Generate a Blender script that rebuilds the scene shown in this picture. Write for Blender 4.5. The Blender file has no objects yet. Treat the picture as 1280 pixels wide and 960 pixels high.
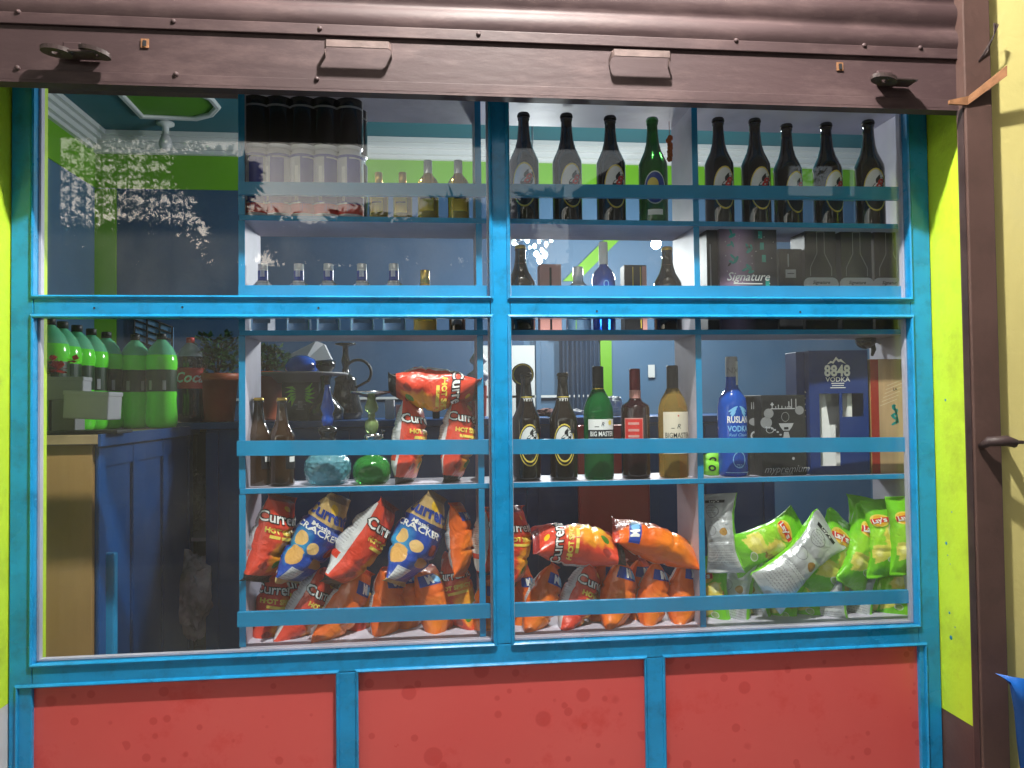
import bpy, bmesh, math, random
from mathutils import Vector, Matrix, noise
R = math.radians
random.seed(7)
scn = bpy.context.scene
COL = scn.collection

# ------------------------------------------------------------------ camera
CAM = Vector((-0.1545, -2.0265, 1.45)); YAW, PIT, ROL, FPX = 0.10337, 0.02531, -0.01158, 940.0
def cam_axes():
    F = Vector((math.sin(YAW)*math.cos(PIT), math.cos(YAW)*math.cos(PIT), math.sin(PIT)))
    r = Vector((math.cos(YAW), -math.sin(YAW), 0)); u = r.cross(F)
    return r*math.cos(ROL)+u*math.sin(ROL), u*math.cos(ROL)-r*math.sin(ROL), F
CR, CU, CF = cam_axes()
cd = bpy.data.cameras.new('camera'); cam = bpy.data.objects.new('camera', cd); COL.objects.link(cam)
m = Matrix((CR, CU, -CF)).transposed().to_4x4(); m.translation = CAM; cam.matrix_world = m
cd.sensor_width = 36; cd.lens = 36*FPX/1280; cd.clip_start = .05; cd.clip_end = 600
scn.camera = cam

# ------------------------------------------------------------------ world, sun, exposure
SUN_EL, SUN_AZ = R(5), R(200)
w = bpy.data.worlds.new('World'); scn.world = w; w.use_nodes = True
nt = w.node_tree; bg = nt.nodes['Background']
sky = nt.nodes.new('ShaderNodeTexSky'); sky.sky_type = 'NISHITA'; sky.sun_disc = False
sky.sun_elevation = SUN_EL; sky.sun_rotation = SUN_AZ; sky.dust_density = 3.0; sky.altitude = 1300
hsv = nt.nodes.new('ShaderNodeHueSaturation'); hsv.inputs['Saturation'].default_value = .45; hsv.inputs['Hue'].default_value = .5
nt.links.new(sky.outputs[0], hsv.inputs['Color']); nt.links.new(hsv.outputs[0], bg.inputs[0])
bg.inputs[1].default_value = 0.15
hsv.inputs['Value'].default_value = 1.75
sl = bpy.data.lights.new('sun', 'SUN'); sl.energy = .25; sl.angle = R(12); sl.color = (1, .86, .78)
so = bpy.data.objects.new('sun', sl); COL.objects.link(so)
so.rotation_euler = (R(90)-SUN_EL, 0, R(-20))
scn.view_settings.view_transform = 'Standard'; scn.view_settings.look = 'None'
scn.view_settings.gamma = 1; scn.view_settings.exposure = 0.85
scn.render.resolution_x = 1024; scn.render.resolution_y = 768
scn.cycles.transparent_max_bounces = 24; scn.cycles.max_bounces = 10; scn.cycles.transmission_bounces = 8

# ------------------------------------------------------------------ helpers
def at(px, py, Y):
    """world point on the plane y=Y seen at photo pixel px,py"""
    d = CF + CR*((px-640)/FPX) + CU*((480-py)/FPX)
    return CAM + d*((Y-CAM.y)/d.y)
def far(px, py, D):
    """point standing in front of the shop whose reflection in the glass falls at px,py"""
    p = at(px, py, D); return Vector((p.x, -D+.04, p.z))
def ppm(px, Y):
    return 1/(at(px+1, 450, Y)-at(px, 450, Y)).length

def tag(o, label=None, cat=None, group=None, kind=None):
    if label: o['label'] = label
    if cat: o['category'] = cat
    if group: o['group'] = group
    if kind: o['kind'] = kind
    return o
def thing(name, label, cat, loc=(0, 0, 0), group=None, mat=None):
    o = bpy.data.objects.new(name, None); COL.objects.link(o)
    o.empty_display_size = .05
    if mat is not None: o.matrix_world = mat
    else: o.location = loc
    return tag(o, label, cat, group)
def children(o): return [c for c in COL.objects if c.parent == o]
def copy_tree(o, parent=None):
    c = o.copy(); COL.objects.link(c); c.parent = parent
    for ch in [k for k in bpy.data.objects if k.parent == o]: copy_tree(ch, c)
    return c

LAST = [None]
class MB:
    def __init__(s): s.v = []; s.f = []; s.m = []; s.uv = []; s.sm = []
    def add(s, vs, fs, mi=0, smooth=False, uvs=None):
        b = len(s.v); s.v += [tuple(x) for x in vs]
        for k, f in enumerate(fs):
            s.f.append(tuple(i+b for i in f)); s.m.append(mi); s.sm.append(smooth)
            s.uv.append(uvs[k] if uvs else None)
        return s
    def box(s, a, b, mi=0, bev=0, jit=0):
        x0, y0, z0 = [min(a[i], b[i]) for i in range(3)]; x1, y1, z1 = [max(a[i], b[i]) for i in range(3)]
        if bev <= 0:
            V = [(x, y, z) for z in (z0, z1) for y in (y0, y1) for x in (x0, x1)]
            F = [(0,2,3,1),(4,5,7,6),(0,1,5,4),(2,6,7,3),(0,4,6,2),(1,3,7,5)]
            return s.add(V, F, mi)
        bm = bmesh.new(); bmesh.ops.create_cube(bm, size=1)
        for v in bm.verts:
            v.co = ((x0+x1)/2+v.co.x*(x1-x0), (y0+y1)/2+v.co.y*(y1-y0), (z0+z1)/2+v.co.z*(z1-z0))
        bmesh.ops.bevel(bm, geom=bm.edges[:], offset=min(bev, .45*min(x1-x0, y1-y0, z1-z0)), segments=2, profile=.5, affect='EDGES')
        return s.frombm(bm, mi)
    def frombm(s, bm, mi=0, smooth=False):
        bm.verts.index_update()
        s.add([v.co[:] for v in bm.verts], [[v.index for v in f.verts] for f in bm.faces], mi, smooth); bm.free(); return s
    def quad(s, a, b, c, d, mi=0): return s.add([a, b, c, d], [(0, 1, 2, 3)], mi)
    def hexa(s, P8, mi=0):
        return s.add(P8, [(0,3,2,1),(4,5,6,7),(0,1,5,4),(1,2,6,5),(2,3,7,6),(3,0,4,7)], mi)
    def lathe(s, prof, n=28, mi=0, c=(0, 0, 0), mfun=None, sy=1.0):
        V = []; F = []
        M = []
        for r, z in prof:
            for k in range(n):
                a = 2*math.pi*k/n; V.append((c[0]+r*math.cos(a), c[1]+sy*r*math.sin(a), c[2]+z))
        for i in range(len(prof)-1):
            for k in range(n):
                k2 = (k+1) % n; F.append((i*n+k, i*n+k2, (i+1)*n+k2, (i+1)*n+k)); M.append(mfun((prof[i][1]+prof[i+1][1])/2) if mfun else mi)
        b = len(s.v); s.v += V
        for f, mm in zip(F, M):
            s.f.append(tuple(i+b for i in f)); s.m.append(mm); s.sm.append(True); s.uv.append(None)
        return s
    def tube(s, pts, rad, n=8, mi=0, cap=True):
        pts = [Vector(p) for p in pts]; rings = []; ref = Vector((0, 0, 1))
        for i, p in enumerate(pts):
            t = (pts[min(i+1, len(pts)-1)]-pts[max(i-1, 0)]).normalized()
            if abs(t.dot(ref)) > .95: ref = Vector((1, 0, 0)) if abs(t.x) < .9 else Vector((0, 1, 0))
            a = t.cross(ref).normalized(); b = t.cross(a)
            r = rad[i] if isinstance(rad, (list, tuple)) else rad
            rings.append([p+a*r*math.cos(2*math.pi*k/n)+b*r*math.sin(2*math.pi*k/n) for k in range(n)])
        V = [q for rr in rings for q in rr]; F = []
        for i in range(len(pts)-1):
            for k in range(n): F.append((i*n+k, (i+1)*n+k, (i+1)*n+(k+1) % n, i*n+(k+1) % n))
        if cap: F.append(tuple(range(n))); F.append(tuple((len(pts)-1)*n+k for k in reversed(range(n))))
        return s.add(V, F, mi, True)
    def sphere(s, c, r, mi=0, n=16, sz=1.0, sy=1.0):
        prof = [(r*math.sin(math.pi*i/10)+1e-5, -r*sz*math.cos(math.pi*i/10)) for i in range(11)]
        return s.lathe(prof, n, mi, c, sy=sy)
    def decal(s, shape, mp, mi, off=.0006):
        vs, fs = shape
        return s.add([mp(x, y, off) for x, y in vs], fs, mi)
    def build(s, name, mats, parent=None, world=True):
        me = bpy.data.meshes.new(name)
        o0 = Vector((0, 0, 0))
        inv = None
        if parent is not None and world:
            inv = parent.matrix_basis.inverted()
            if parent.parent: inv = inv @ parent.parent.matrix_basis.inverted()
        V = [tuple(inv @ Vector(v)) for v in s.v] if inv else s.v
        me.from_pydata(V, [], s.f)
        if not isinstance(mats, (list, tuple)): mats = [mats]
        for mt in mats: me.materials.append(mt)
        me.polygons.foreach_set('material_index', s.m); me.polygons.foreach_set('use_smooth', s.sm)
        if any(u is not None for u in s.uv):
            L = me.uv_layers.new(name='UVMap')
            for p, u in zip(me.polygons, s.uv):
                if u is not None:
                    for li, q in zip(p.loop_indices, u): L.data[li].uv = q
        me.update()
        o = bpy.data.objects.new(name, me); COL.objects.link(o); o.parent = parent; LAST[0] = o
        return o

def struct(name, mb, mats): return tag(mb.build(name, mats), kind='structure')

# 2-D shapes for printed marks
_tc = {}
def text2d(t, size=1.0, shear=0, bold=0, wide=1.0):
    key = (t, shear, bold)
    if key not in _tc:
        cu = bpy.data.curves.new('lettering', 'FONT'); cu.body = t; cu.resolution_u = 2; cu.shear = shear; cu.offset = bold
        cu.align_x = 'CENTER'; cu.align_y = 'CENTER'; cu.fill_mode = 'FRONT'
        ob = bpy.data.objects.new('lettering', cu); me = bpy.data.meshes.new_from_object(ob)
        bm = bmesh.new(); bm.from_mesh(me); bpy.data.objects.remove(ob); bpy.data.meshes.remove(me); bpy.data.curves.remove(cu)
        xs = [v.co.x for v in bm.verts]
        x = min(xs)+.3
        while x < max(xs):
            bmesh.ops.bisect_plane(bm, geom=bm.verts[:]+bm.edges[:]+bm.faces[:], plane_co=(x, 0, 0), plane_no=(1, 0, 0)); x += .3
        bmesh.ops.bisect_plane(bm, geom=bm.verts[:]+bm.edges[:]+bm.faces[:], plane_co=(0, 0, 0), plane_no=(0, 1, 0))
        bm.verts.index_update()
        _tc[key] = ([(v.co.x, v.co.y) for v in bm.verts], [[v.index for v in f.verts] for f in bm.faces]); bm.free()
    vs, fs = _tc[key]
    return [(x*size*wide, y*size) for x, y in vs], fs
def rect2d(w, h, n=8, k=1, cx=0, cy=0):
    V = [(cx-w/2+w*i/n, cy-h/2+h*j/k) for j in range(k+1) for i in range(n+1)]
    return V, [(j*(n+1)+i, j*(n+1)+i+1, (j+1)*(n+1)+i+1, (j+1)*(n+1)+i) for j in range(k) for i in range(n)]
def ell2d(rx, ry, cx=0, cy=0, n=24, rings=4, r0=0.0):
    V = []; F = []
    for j in range(rings+1):
        q = r0+(1-r0)*j/rings
        for i in range(n): V.append((cx+rx*q*math.cos(2*math.pi*i/n), cy+ry*q*math.sin(2*math.pi*i/n)))
    for j in range(rings):
        for i in range(n): F.append((j*n+i, (j+1)*n+i, (j+1)*n+(i+1) % n, j*n+(i+1) % n))
    return V, F
def poly2d(pts): return list(pts), [tuple(range(len(pts)))]
def move2d(sh, dx, dy, ang=0, sc=1):
    c, s_ = math.cos(ang)*sc, math.sin(ang)*sc
    return [(x*c-y*s_+dx, x*s_+y*c+dy) for x, y in sh[0]], sh[1]
def cyl_map(R_, z0=0, th0=0):
    def f(x, y, off):
        t = x/R_+th0; return ((R_+off)*math.sin(t), -(R_+off)*math.cos(t), z0+y)
    return f
def flat_map(x0, y0, z0):
    return lambda x, y, off: (x0+x, y0-off, z0+y)

# ------------------------------------------------------------------ materials
def C(r, g, b):
    f = lambda c: (c/255/12.92) if c/255 <= .04045 else ((c/255+.055)/1.055)**2.4
    return (f(r), f(g), f(b), 1)
def mat(name, col, rough=.5, metal=0, trans=0, coat=0, ior=1.45, var=0, vscale=8, bump=0, bscale=40, emit=0, spec=.5, alpha=1, stretch=(1, 1, 1), dirt=None, dirt_amt=.5, dscale=3):
    M = bpy.data.materials.new(name); M.use_nodes = True; t = M.node_tree; p = t.nodes['Principled BSDF']
    p.inputs['Base Color'].default_value = col; p.inputs['Roughness'].default_value = rough; p.inputs['Metallic'].default_value = metal
    p.inputs['Transmission Weight'].default_value = trans; p.inputs['Coat Weight'].default_value = coat; p.inputs['IOR'].default_value = ior
    p.inputs['Specular IOR Level'].default_value = spec; p.inputs['Alpha'].default_value = alpha
    if emit: p.inputs['Emission Color'].default_value = col; p.inputs['Emission Strength'].default_value = emit
    tc = t.nodes.new('ShaderNodeTexCoord'); mp = t.nodes.new('ShaderNodeMapping'); mp.inputs['Scale'].default_value = stretch
    t.links.new(tc.outputs['Object'], mp.inputs[0])
    last = None
    if var:
        n = t.nodes.new('ShaderNodeTexNoise'); n.inputs['Scale'].default_value = vscale; n.inputs['Detail'].default_value = 6
        t.links.new(mp.outputs[0], n.inputs['Vector'])
        mr = t.nodes.new('ShaderNodeMapRange'); mr.inputs[1].default_value = .3; mr.inputs[2].default_value = .7; mr.inputs[3].default_value = 1-var; mr.inputs[4].default_value = 1+var
        t.links.new(n.outputs[0], mr.inputs[0])
        mx = t.nodes.new('ShaderNodeMix'); mx.data_type = 'RGBA'; mx.blend_type = 'MULTIPLY'; mx.inputs[0].default_value = 1
        mx.inputs[6].default_value = col; t.links.new(mr.outputs[0], mx.inputs[7]); last = mx.outputs[2]
        r2 = t.nodes.new('ShaderNodeMapRange'); r2.inputs[3].default_value = max(0, rough-.1); r2.inputs[4].default_value = min(1, rough+.12)
        t.links.new(n.outputs[0], r2.inputs[0]); t.links.new(r2.outputs[0], p.inputs['Roughness'])
    if dirt:
        n = t.nodes.new('ShaderNodeTexNoise'); n.inputs['Scale'].default_value = dscale; n.inputs['Detail'].default_value = 10; n.inputs['Roughness'].default_value = .7
        t.links.new(mp.outputs[0], n.inputs['Vector'])
        mr = t.nodes.new('ShaderNodeMapRange'); mr.inputs[1].default_value = .5; mr.inputs[2].default_value = .72; mr.inputs[4].default_value = dirt_amt
        t.links.new(n.outputs[0], mr.inputs[0])
        mx = t.nodes.new('ShaderNodeMix'); mx.data_type = 'RGBA'; mx.inputs[7].default_value = dirt; mx.inputs[6].default_value = col
        if last: t.links.new(last, mx.inputs[6])
        t.links.new(mr.outputs[0], mx.inputs[0]); last = mx.outputs[2]
    if last: t.links.new(last, p.inputs['Base Color'])
    if bump:
        n = t.nodes.new('ShaderNodeTexNoise'); n.inputs['Scale'].default_value = bscale; n.inputs['Detail'].default_value = 5
        t.links.new(mp.outputs[0], n.inputs['Vector'])
        b = t.nodes.new('ShaderNodeBump'); b.inputs['Strength'].default_value = bump; b.inputs['Distance'].default_value = .004
        t.links.new(n.outputs[0], b.inputs['Height']); t.links.new(b.outputs[0], p.inputs['Normal'])
    return M

BLUE = mat('blue_enamel', (.010, .235, .50, 1), .28, coat=.2, var=.16, vscale=6, bump=.5, bscale=18, dirt=(.012, .09, .17, 1), dirt_amt=.7, dscale=14)
BLUE_IN = mat('blue_shelf_paint', (.009, .25, .50, 1), .35, var=.1, vscale=7, bump=.25, bscale=20)
WHITEP = mat('lavender_white_paint', (.50, .47, .56, 1), .5, var=.12, vscale=6, bump=.2, bscale=12, dirt=(.25, .23, .3, 1), dirt_amt=.5, dscale=5)
LIME = mat('lime_plaster', (.48, .68, .035, 1), .5, var=.06, vscale=4, bump=.35, bscale=60, dirt=(.30, .38, .03, 1), dirt_amt=.6, dscale=9)
BROWN = mat('brown_wall_paint', (.085, .045, .04, 1), .5, var=.15, vscale=6, bump=.3, dirt=(.16, .11, .09, 1), dirt_amt=.4)
SHUT = mat('maroon_steel', (.048, .026, .028, 1), .6, var=.2, vscale=3, bump=.25, bscale=30, dirt=(.10, .062, .062, 1), dirt_amt=.85, dscale=7, stretch=(.5, 1, 1.6))
HANDLE = mat('worn_lit_handle_steel', (.13, .09, .085, 1), .5, var=.3, vscale=25, bump=.3)  # worn steel, lightened so the strip carries its lit brightness in the colour
CHAN = mat('brown_channel_paint', (.085, .047, .040, 1), .5, var=.15, vscale=5, bump=.3, bscale=40, dirt=(.05, .03, .025, 1), dirt_amt=.6, dscale=9)
SHUTD = mat('rusty_dark_steel', (.04, .024, .024, 1), .55, var=.3, vscale=20, bump=.4, bscale=60)
RUST = mat('rusty_strap', (.22, .10, .045, 1), .7, var=.3, vscale=30, bump=.5, bscale=80)
CREAM = mat('cream_wall_paint', (.60, .52, .20, 1), .6, var=.05, vscale=3, bump=.35, bscale=50, dirt=(.45, .42, .25, 1), dirt_amt=.3)
PLASTER = mat('grimy_plaster', (.10, .085, .06, 1), .8, var=.5, vscale=25, bump=.6, bscale=50, dirt=(.4, .38, .32, 1), dirt_amt=.8, dscale=22)
CONC = mat('concrete', (.25, .24, .22, 1), .85, var=.2, vscale=2, bump=.5)
ASPH = mat('asphalt', (.05, .05, .052, 1), .85, var=.2, vscale=8, bump=.6, bscale=90)
PLY = mat('plywood', (.40, .24, .085, 1), .55, var=.16, vscale=5, stretch=(1.2, 1, .35), bump=.1, dirt=(.22, .12, .04, 1), dirt_amt=.4, dscale=4)
NAVY = mat('navy_cabinet_paint', (.006, .06, .21, 1), .35, var=.12, vscale=5, bump=.2, bscale=20)
WALLB = mat('blue_room_paint', (.065, .145, .25, 1), .6, var=.06, vscale=3, bump=.2)
WALLN = mat('dark_blue_room_paint', (.03, .078, .16, 1), .6, var=.08, vscale=3)
TEAL = mat('teal_ceiling_paint', (.03, .13, .17, 1), .6, var=.06, vscale=3)
GREENP = mat('green_band_paint', (.13, .36, .012, 1), .55, var=.05, vscale=3)
GREEND = mat('green_medallion_paint', (.08, .24, .015, 1), .55, var=.05, vscale=3)
MOULD = mat('white_moulding', (.55, .58, .58, 1), .5)
DARK = mat('dark_void', (.012, .012, .014, 1), .8)
FLOORT = mat('floor_tile', (.12, .10, .09, 1), .4, var=.2, vscale=4)
WPLAST = mat('white_plastic', (.52, .52, .54, 1), .35, var=.04)
BLACKG = mat('black_gloss', (.008, .008, .009, 1), .15, coat=.3)
BLACKM = mat('black_matte', (.02, .02, .022, 1), .5)
CHROME = mat('chrome', (.6, .6, .62, 1), .18, metal=1)
GOLD = mat('gold_foil', (.75, .50, .10, 1), .3, metal=.8)
GOLDP = mat('gold_print', (.80, .62, .10, 1), .4)
WHITE = mat('white_print', (.80, .80, .78, 1), .45)
GREYPR = mat('grey_print', (.25, .25, .26, 1), .5)
BLACKP = mat('black_print', (.012, .012, .015, 1), .45)
REDP = mat('red_print', (.60, .03, .025, 1), .4)
BLUEP = mat('blue_print', (.015, .05, .32, 1), .4)
SKYP = mat('light_blue_print', (.20, .50, .80, 1), .4)
TEALP = mat('teal_print', (.01, .32, .27, 1), .4)
PINKP = mat('pink_paper', (.62, .30, .27, 1), .5)
GREENPR = mat('green_print', (.22, .62, .03, 1), .45)
BEERG = mat('dark_beer_glass', (.012, .007, .005, 1), .06, coat=.6, ior=1.5)
BEERB = mat('brown_glass', (.035, .016, .007, 1), .07, coat=.5, ior=1.5)
GGLASS = mat('green_glass', (.02, .30, .07, 1), .04, trans=.75, ior=1.3)
GGLASSD = mat('green_beer_glass', (.025, .16, .025, 1), .05, trans=.45, ior=1.3, coat=.5)
CGLASS = mat('clear_glass', (.80, .84, .86, 1), .03, trans=.95, ior=1.2)
AMBER = mat('golden_liquor', (.62, .40, .09, 1), .05, trans=.75, ior=1.2)
BGLASS = mat('blue_glass', (.01, .10, .55, 1), .06, trans=.35, ior=1.3, coat=.5)
AQUA = mat('aqua_cut_glass', (.20, .58, .70, 1), .08, trans=.6, ior=1.4, bump=1, bscale=130, coat=.5)
HGREEN = mat('green_hookah_glass', (.05, .36, .06, 1), .06, trans=.55, ior=1.4)
OLIVEG = mat('olive_glass', (.30, .42, .16, 1), .06, trans=.5, ior=1.4)
RUM = mat('dark_rum_glass', (.02, .005, .006, 1), .07, coat=.5)
COLA = mat('cola_liquid', (.006, .003, .003, 1), .08, coat=.6)
SODA = mat('neon_green_soda', (.14, .85, .035, 1), .15, trans=0, coat=.5, ior=1.3)
SODAC = mat('green_tinted_plastic', (.16, .62, .34, 1), .1, trans=.2, ior=1.2, coat=.6)
PETC = mat('clear_plastic', (.5, .55, .6, 1), .08, trans=.5, ior=1.15)
DGREEN = mat('dark_green_film', (.006, .035, .012, 1), .3)
TERRA = mat('terracotta', (.42, .085, .03, 1), .5, var=.08)
LEAF = mat('glossy_leaf', (.035, .10, .03, 1), .3, var=.4, vscale=12)
LEAFO = mat('outdoor_leaf', (.07, .11, .05, 1), .6, var=.4, vscale=3)
BARK = mat('bark', (.06, .045, .035, 1), .9, var=.3)
HOUSE = mat('dark_house_wall', (.07, .07, .08, 1), .8, var=.15)
SILV = mat('silver_can', (.78, .79, .82, 1), .22, metal=.35)
NAVYP = mat('navy_print', (.02, .03, .30, 1), .35)
BAGWH = mat('crumpled_plastic', (.35, .32, .31, 1), .25, var=.5, vscale=10, bump=.8, bscale=20)
TARP = mat('blue_tarpaulin', (.01, .11, .45, 1), .4, var=.1, bump=.4, bscale=50)
LACE = mat('grey_white_cloth', (.4, .4, .42, 1), .7)
REDPL = mat('red_plastic', (.35, .02, .02, 1), .3, var=.1)

def red_laminate():
    M = mat('red_laminate', (.50, .045, .045, 1), .32, coat=.15); t = M.node_tree; p = t.nodes['Principled BSDF']
    tc = t.nodes.new('ShaderNodeTexCoord')
    def vor(scale, lo, hi, thr):
        v = t.nodes.new('ShaderNodeTexVoronoi'); v.inputs['Scale'].default_value = scale; v.inputs['Randomness'].default_value = 1
        sep = t.nodes.new('ShaderNodeMapping'); sep.inputs['Scale'].default_value = (1, 0, 1)
        t.links.new(tc.outputs['Object'], sep.inputs[0]); t.links.new(sep.outputs[0], v.inputs['Vector'])
        a = t.nodes.new('ShaderNodeMapRange'); a.inputs[1].default_value = lo; a.inputs[2].default_value = hi; a.inputs[3].default_value = 1; a.inputs[4].default_value = 0
        n = t.nodes.new('ShaderNodeSeparateColor'); t.links.new(v.outputs['Color'], n.inputs[0])
        # dot radius varies from cell to cell
        q = t.nodes.new('ShaderNodeMath'); q.operation = 'MULTIPLY'; q.inputs[1].default_value = 1.6; t.links.new(n.outputs[0], q.inputs[0])
        q2 = t.nodes.new('ShaderNodeMath'); q2.operation = 'ADD'; t.links.new(v.outputs['Distance'], q2.inputs[0])
        q3 = t.nodes.new('ShaderNodeMath'); q3.operation = 'MULTIPLY'; q3.inputs[1].default_value = .075; t.links.new(q.outputs[0], q3.inputs[0]); t.links.new(q3.outputs[0], q2.inputs[1])
        t.links.new(q2.outputs[0], a.inputs[0])
        g = t.nodes.new('ShaderNodeMath'); g.operation = 'GREATER_THAN'; g.inputs[1].default_value = thr; t.links.new(n.outputs[1], g.inputs[0])
        mm = t.nodes.new('ShaderNodeMath'); mm.operation = 'MULTIPLY'; t.links.new(a.outputs[0], mm.inputs[0]); t.links.new(g.outputs[0], mm.inputs[1]); return mm.outputs[0]
    a = vor(10, .27, .31, .5); b = vor(21, .25, .30, .55)
    mx = t.nodes.new('ShaderNodeMath'); mx.operation = 'MAXIMUM'; t.links.new(a, mx.inputs[0]); t.links.new(b, mx.inputs[1])
    n = t.nodes.new('ShaderNodeTexNoise'); n.inputs['Scale'].default_value = 2.5; n.inputs['Detail'].default_value = 8; t.links.new(tc.outputs['Object'], n.inputs['Vector'])
    c0 = t.nodes.new('ShaderNodeMix'); c0.data_type = 'RGBA'; c0.inputs[6].default_value = (.54, .062, .062, 1); c0.inputs[7].default_value = (.62, .11, .10, 1); t.links.new(n.outputs[0], c0.inputs[0])
    f = t.nodes.new('ShaderNodeMath'); f.operation = 'MULTIPLY'; f.inputs[1].default_value = .55; t.links.new(mx.outputs[0], f.inputs[0])
    c1 = t.nodes.new('ShaderNodeMix'); c1.data_type = 'RGBA'; c1.inputs[7].default_value = (.42, .035, .035, 1)
    t.links.new(f.outputs[0], c1.inputs[0]); t.links.new(c0.outputs[2], c1.inputs[6])
    n2 = t.nodes.new('ShaderNodeTexNoise'); n2.inputs['Scale'].default_value = 4.5; n2.inputs['Detail'].default_value = 12; n2.inputs['Roughness'].default_value = .7; t.links.new(tc.outputs['Object'], n2.inputs['Vector'])
    m3 = t.nodes.new('ShaderNodeMapRange'); m3.inputs[1].default_value = .56; m3.inputs[2].default_value = .66; m3.inputs[4].default_value = .55; t.links.new(n2.outputs[0], m3.inputs[0])
    c2 = t.nodes.new('ShaderNodeMix'); c2.data_type = 'RGBA'; c2.inputs[7].default_value = (.50, .035, .03, 1); t.links.new(m3.outputs[0], c2.inputs[0]); t.links.new(c1.outputs[2], c2.inputs[6]); t.links.new(c2.outputs[2], p.inputs['Base Color'])
    n3 = t.nodes.new('ShaderNodeTexNoise'); n3.inputs['Scale'].default_value = 40; n3.inputs['Detail'].default_value = 8; t.links.new(tc.outputs['Object'], n3.inputs['Vector'])
    r3 = t.nodes.new('ShaderNodeMapRange'); r3.inputs[3].default_value = .2; r3.inputs[4].default_value = .5; t.links.new(n3.outputs[0], r3.inputs[0]); t.links.new(r3.outputs[0], p.inputs['Roughness'])
    return M
RED = red_laminate()

def glass_mat():
    M = bpy.data.materials.new('window_glass'); M.use_nodes = True; t = M.node_tree; t.nodes.remove(t.nodes['Principled BSDF']); out = t.nodes['Material Output']
    tr = t.nodes.new('ShaderNodeBsdfTransparent'); tr.inputs[0].default_value = (.975, .99, .99, 1)
    gl = t.nodes.new('ShaderNodeBsdfGlossy'); gl.inputs['Roughness'].default_value = 0.016
    fr = t.nodes.new('ShaderNodeFresnel'); fr.inputs['IOR'].default_value = 1.45
    ge = t.nodes.new('ShaderNodeNewGeometry'); im = t.nodes.new('ShaderNodeMapRange'); im.inputs[3].default_value = 1.45; im.inputs[4].default_value = 1/1.45
    t.links.new(ge.outputs['Backfacing'], im.inputs[0]); t.links.new(im.outputs[0], fr.inputs['IOR'])
    mx = t.nodes.new('ShaderNodeMixShader'); t.links.new(fr.outputs[0], mx.inputs[0]); t.links.new(tr.outputs[0], mx.inputs[1]); t.links.new(gl.outputs[0], mx.inputs[2])
    # thin film of dust, with an even milky veil of haze painted in
    df = t.nodes.new('ShaderNodeBsdfDiffuse'); df.inputs[0].default_value = (.55, .52, .48, 1)
    tc = t.nodes.new('ShaderNodeTexCoord'); mp = t.nodes.new('ShaderNodeMapping'); mp.inputs['Scale'].default_value = (1.2, 1, .7); mp.inputs['Rotation'].default_value = (0, .5, 0)
    n = t.nodes.new('ShaderNodeTexNoise'); n.inputs['Scale'].default_value = 3; n.inputs['Detail'].default_value = 9; n.inputs['Roughness'].default_value = .65
    t.links.new(tc.outputs['Object'], mp.inputs[0]); t.links.new(mp.outputs[0], n.inputs['Vector'])
    mr = t.nodes.new('ShaderNodeMapRange'); mr.inputs[1].default_value = .45; mr.inputs[2].default_value = .8; mr.inputs[3].default_value = .018; mr.inputs[4].default_value = .055
    t.links.new(n.outputs[0], mr.inputs[0])
    m2 = t.nodes.new('ShaderNodeMixShader'); t.links.new(mr.outputs[0], m2.inputs[0]); t.links.new(mx.outputs[0], m2.inputs[1]); t.links.new(df.outputs[0], m2.inputs[2])
    t.links.new(m2.outputs[0], out.inputs[0]); return M
GLASS = glass_mat()

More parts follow.
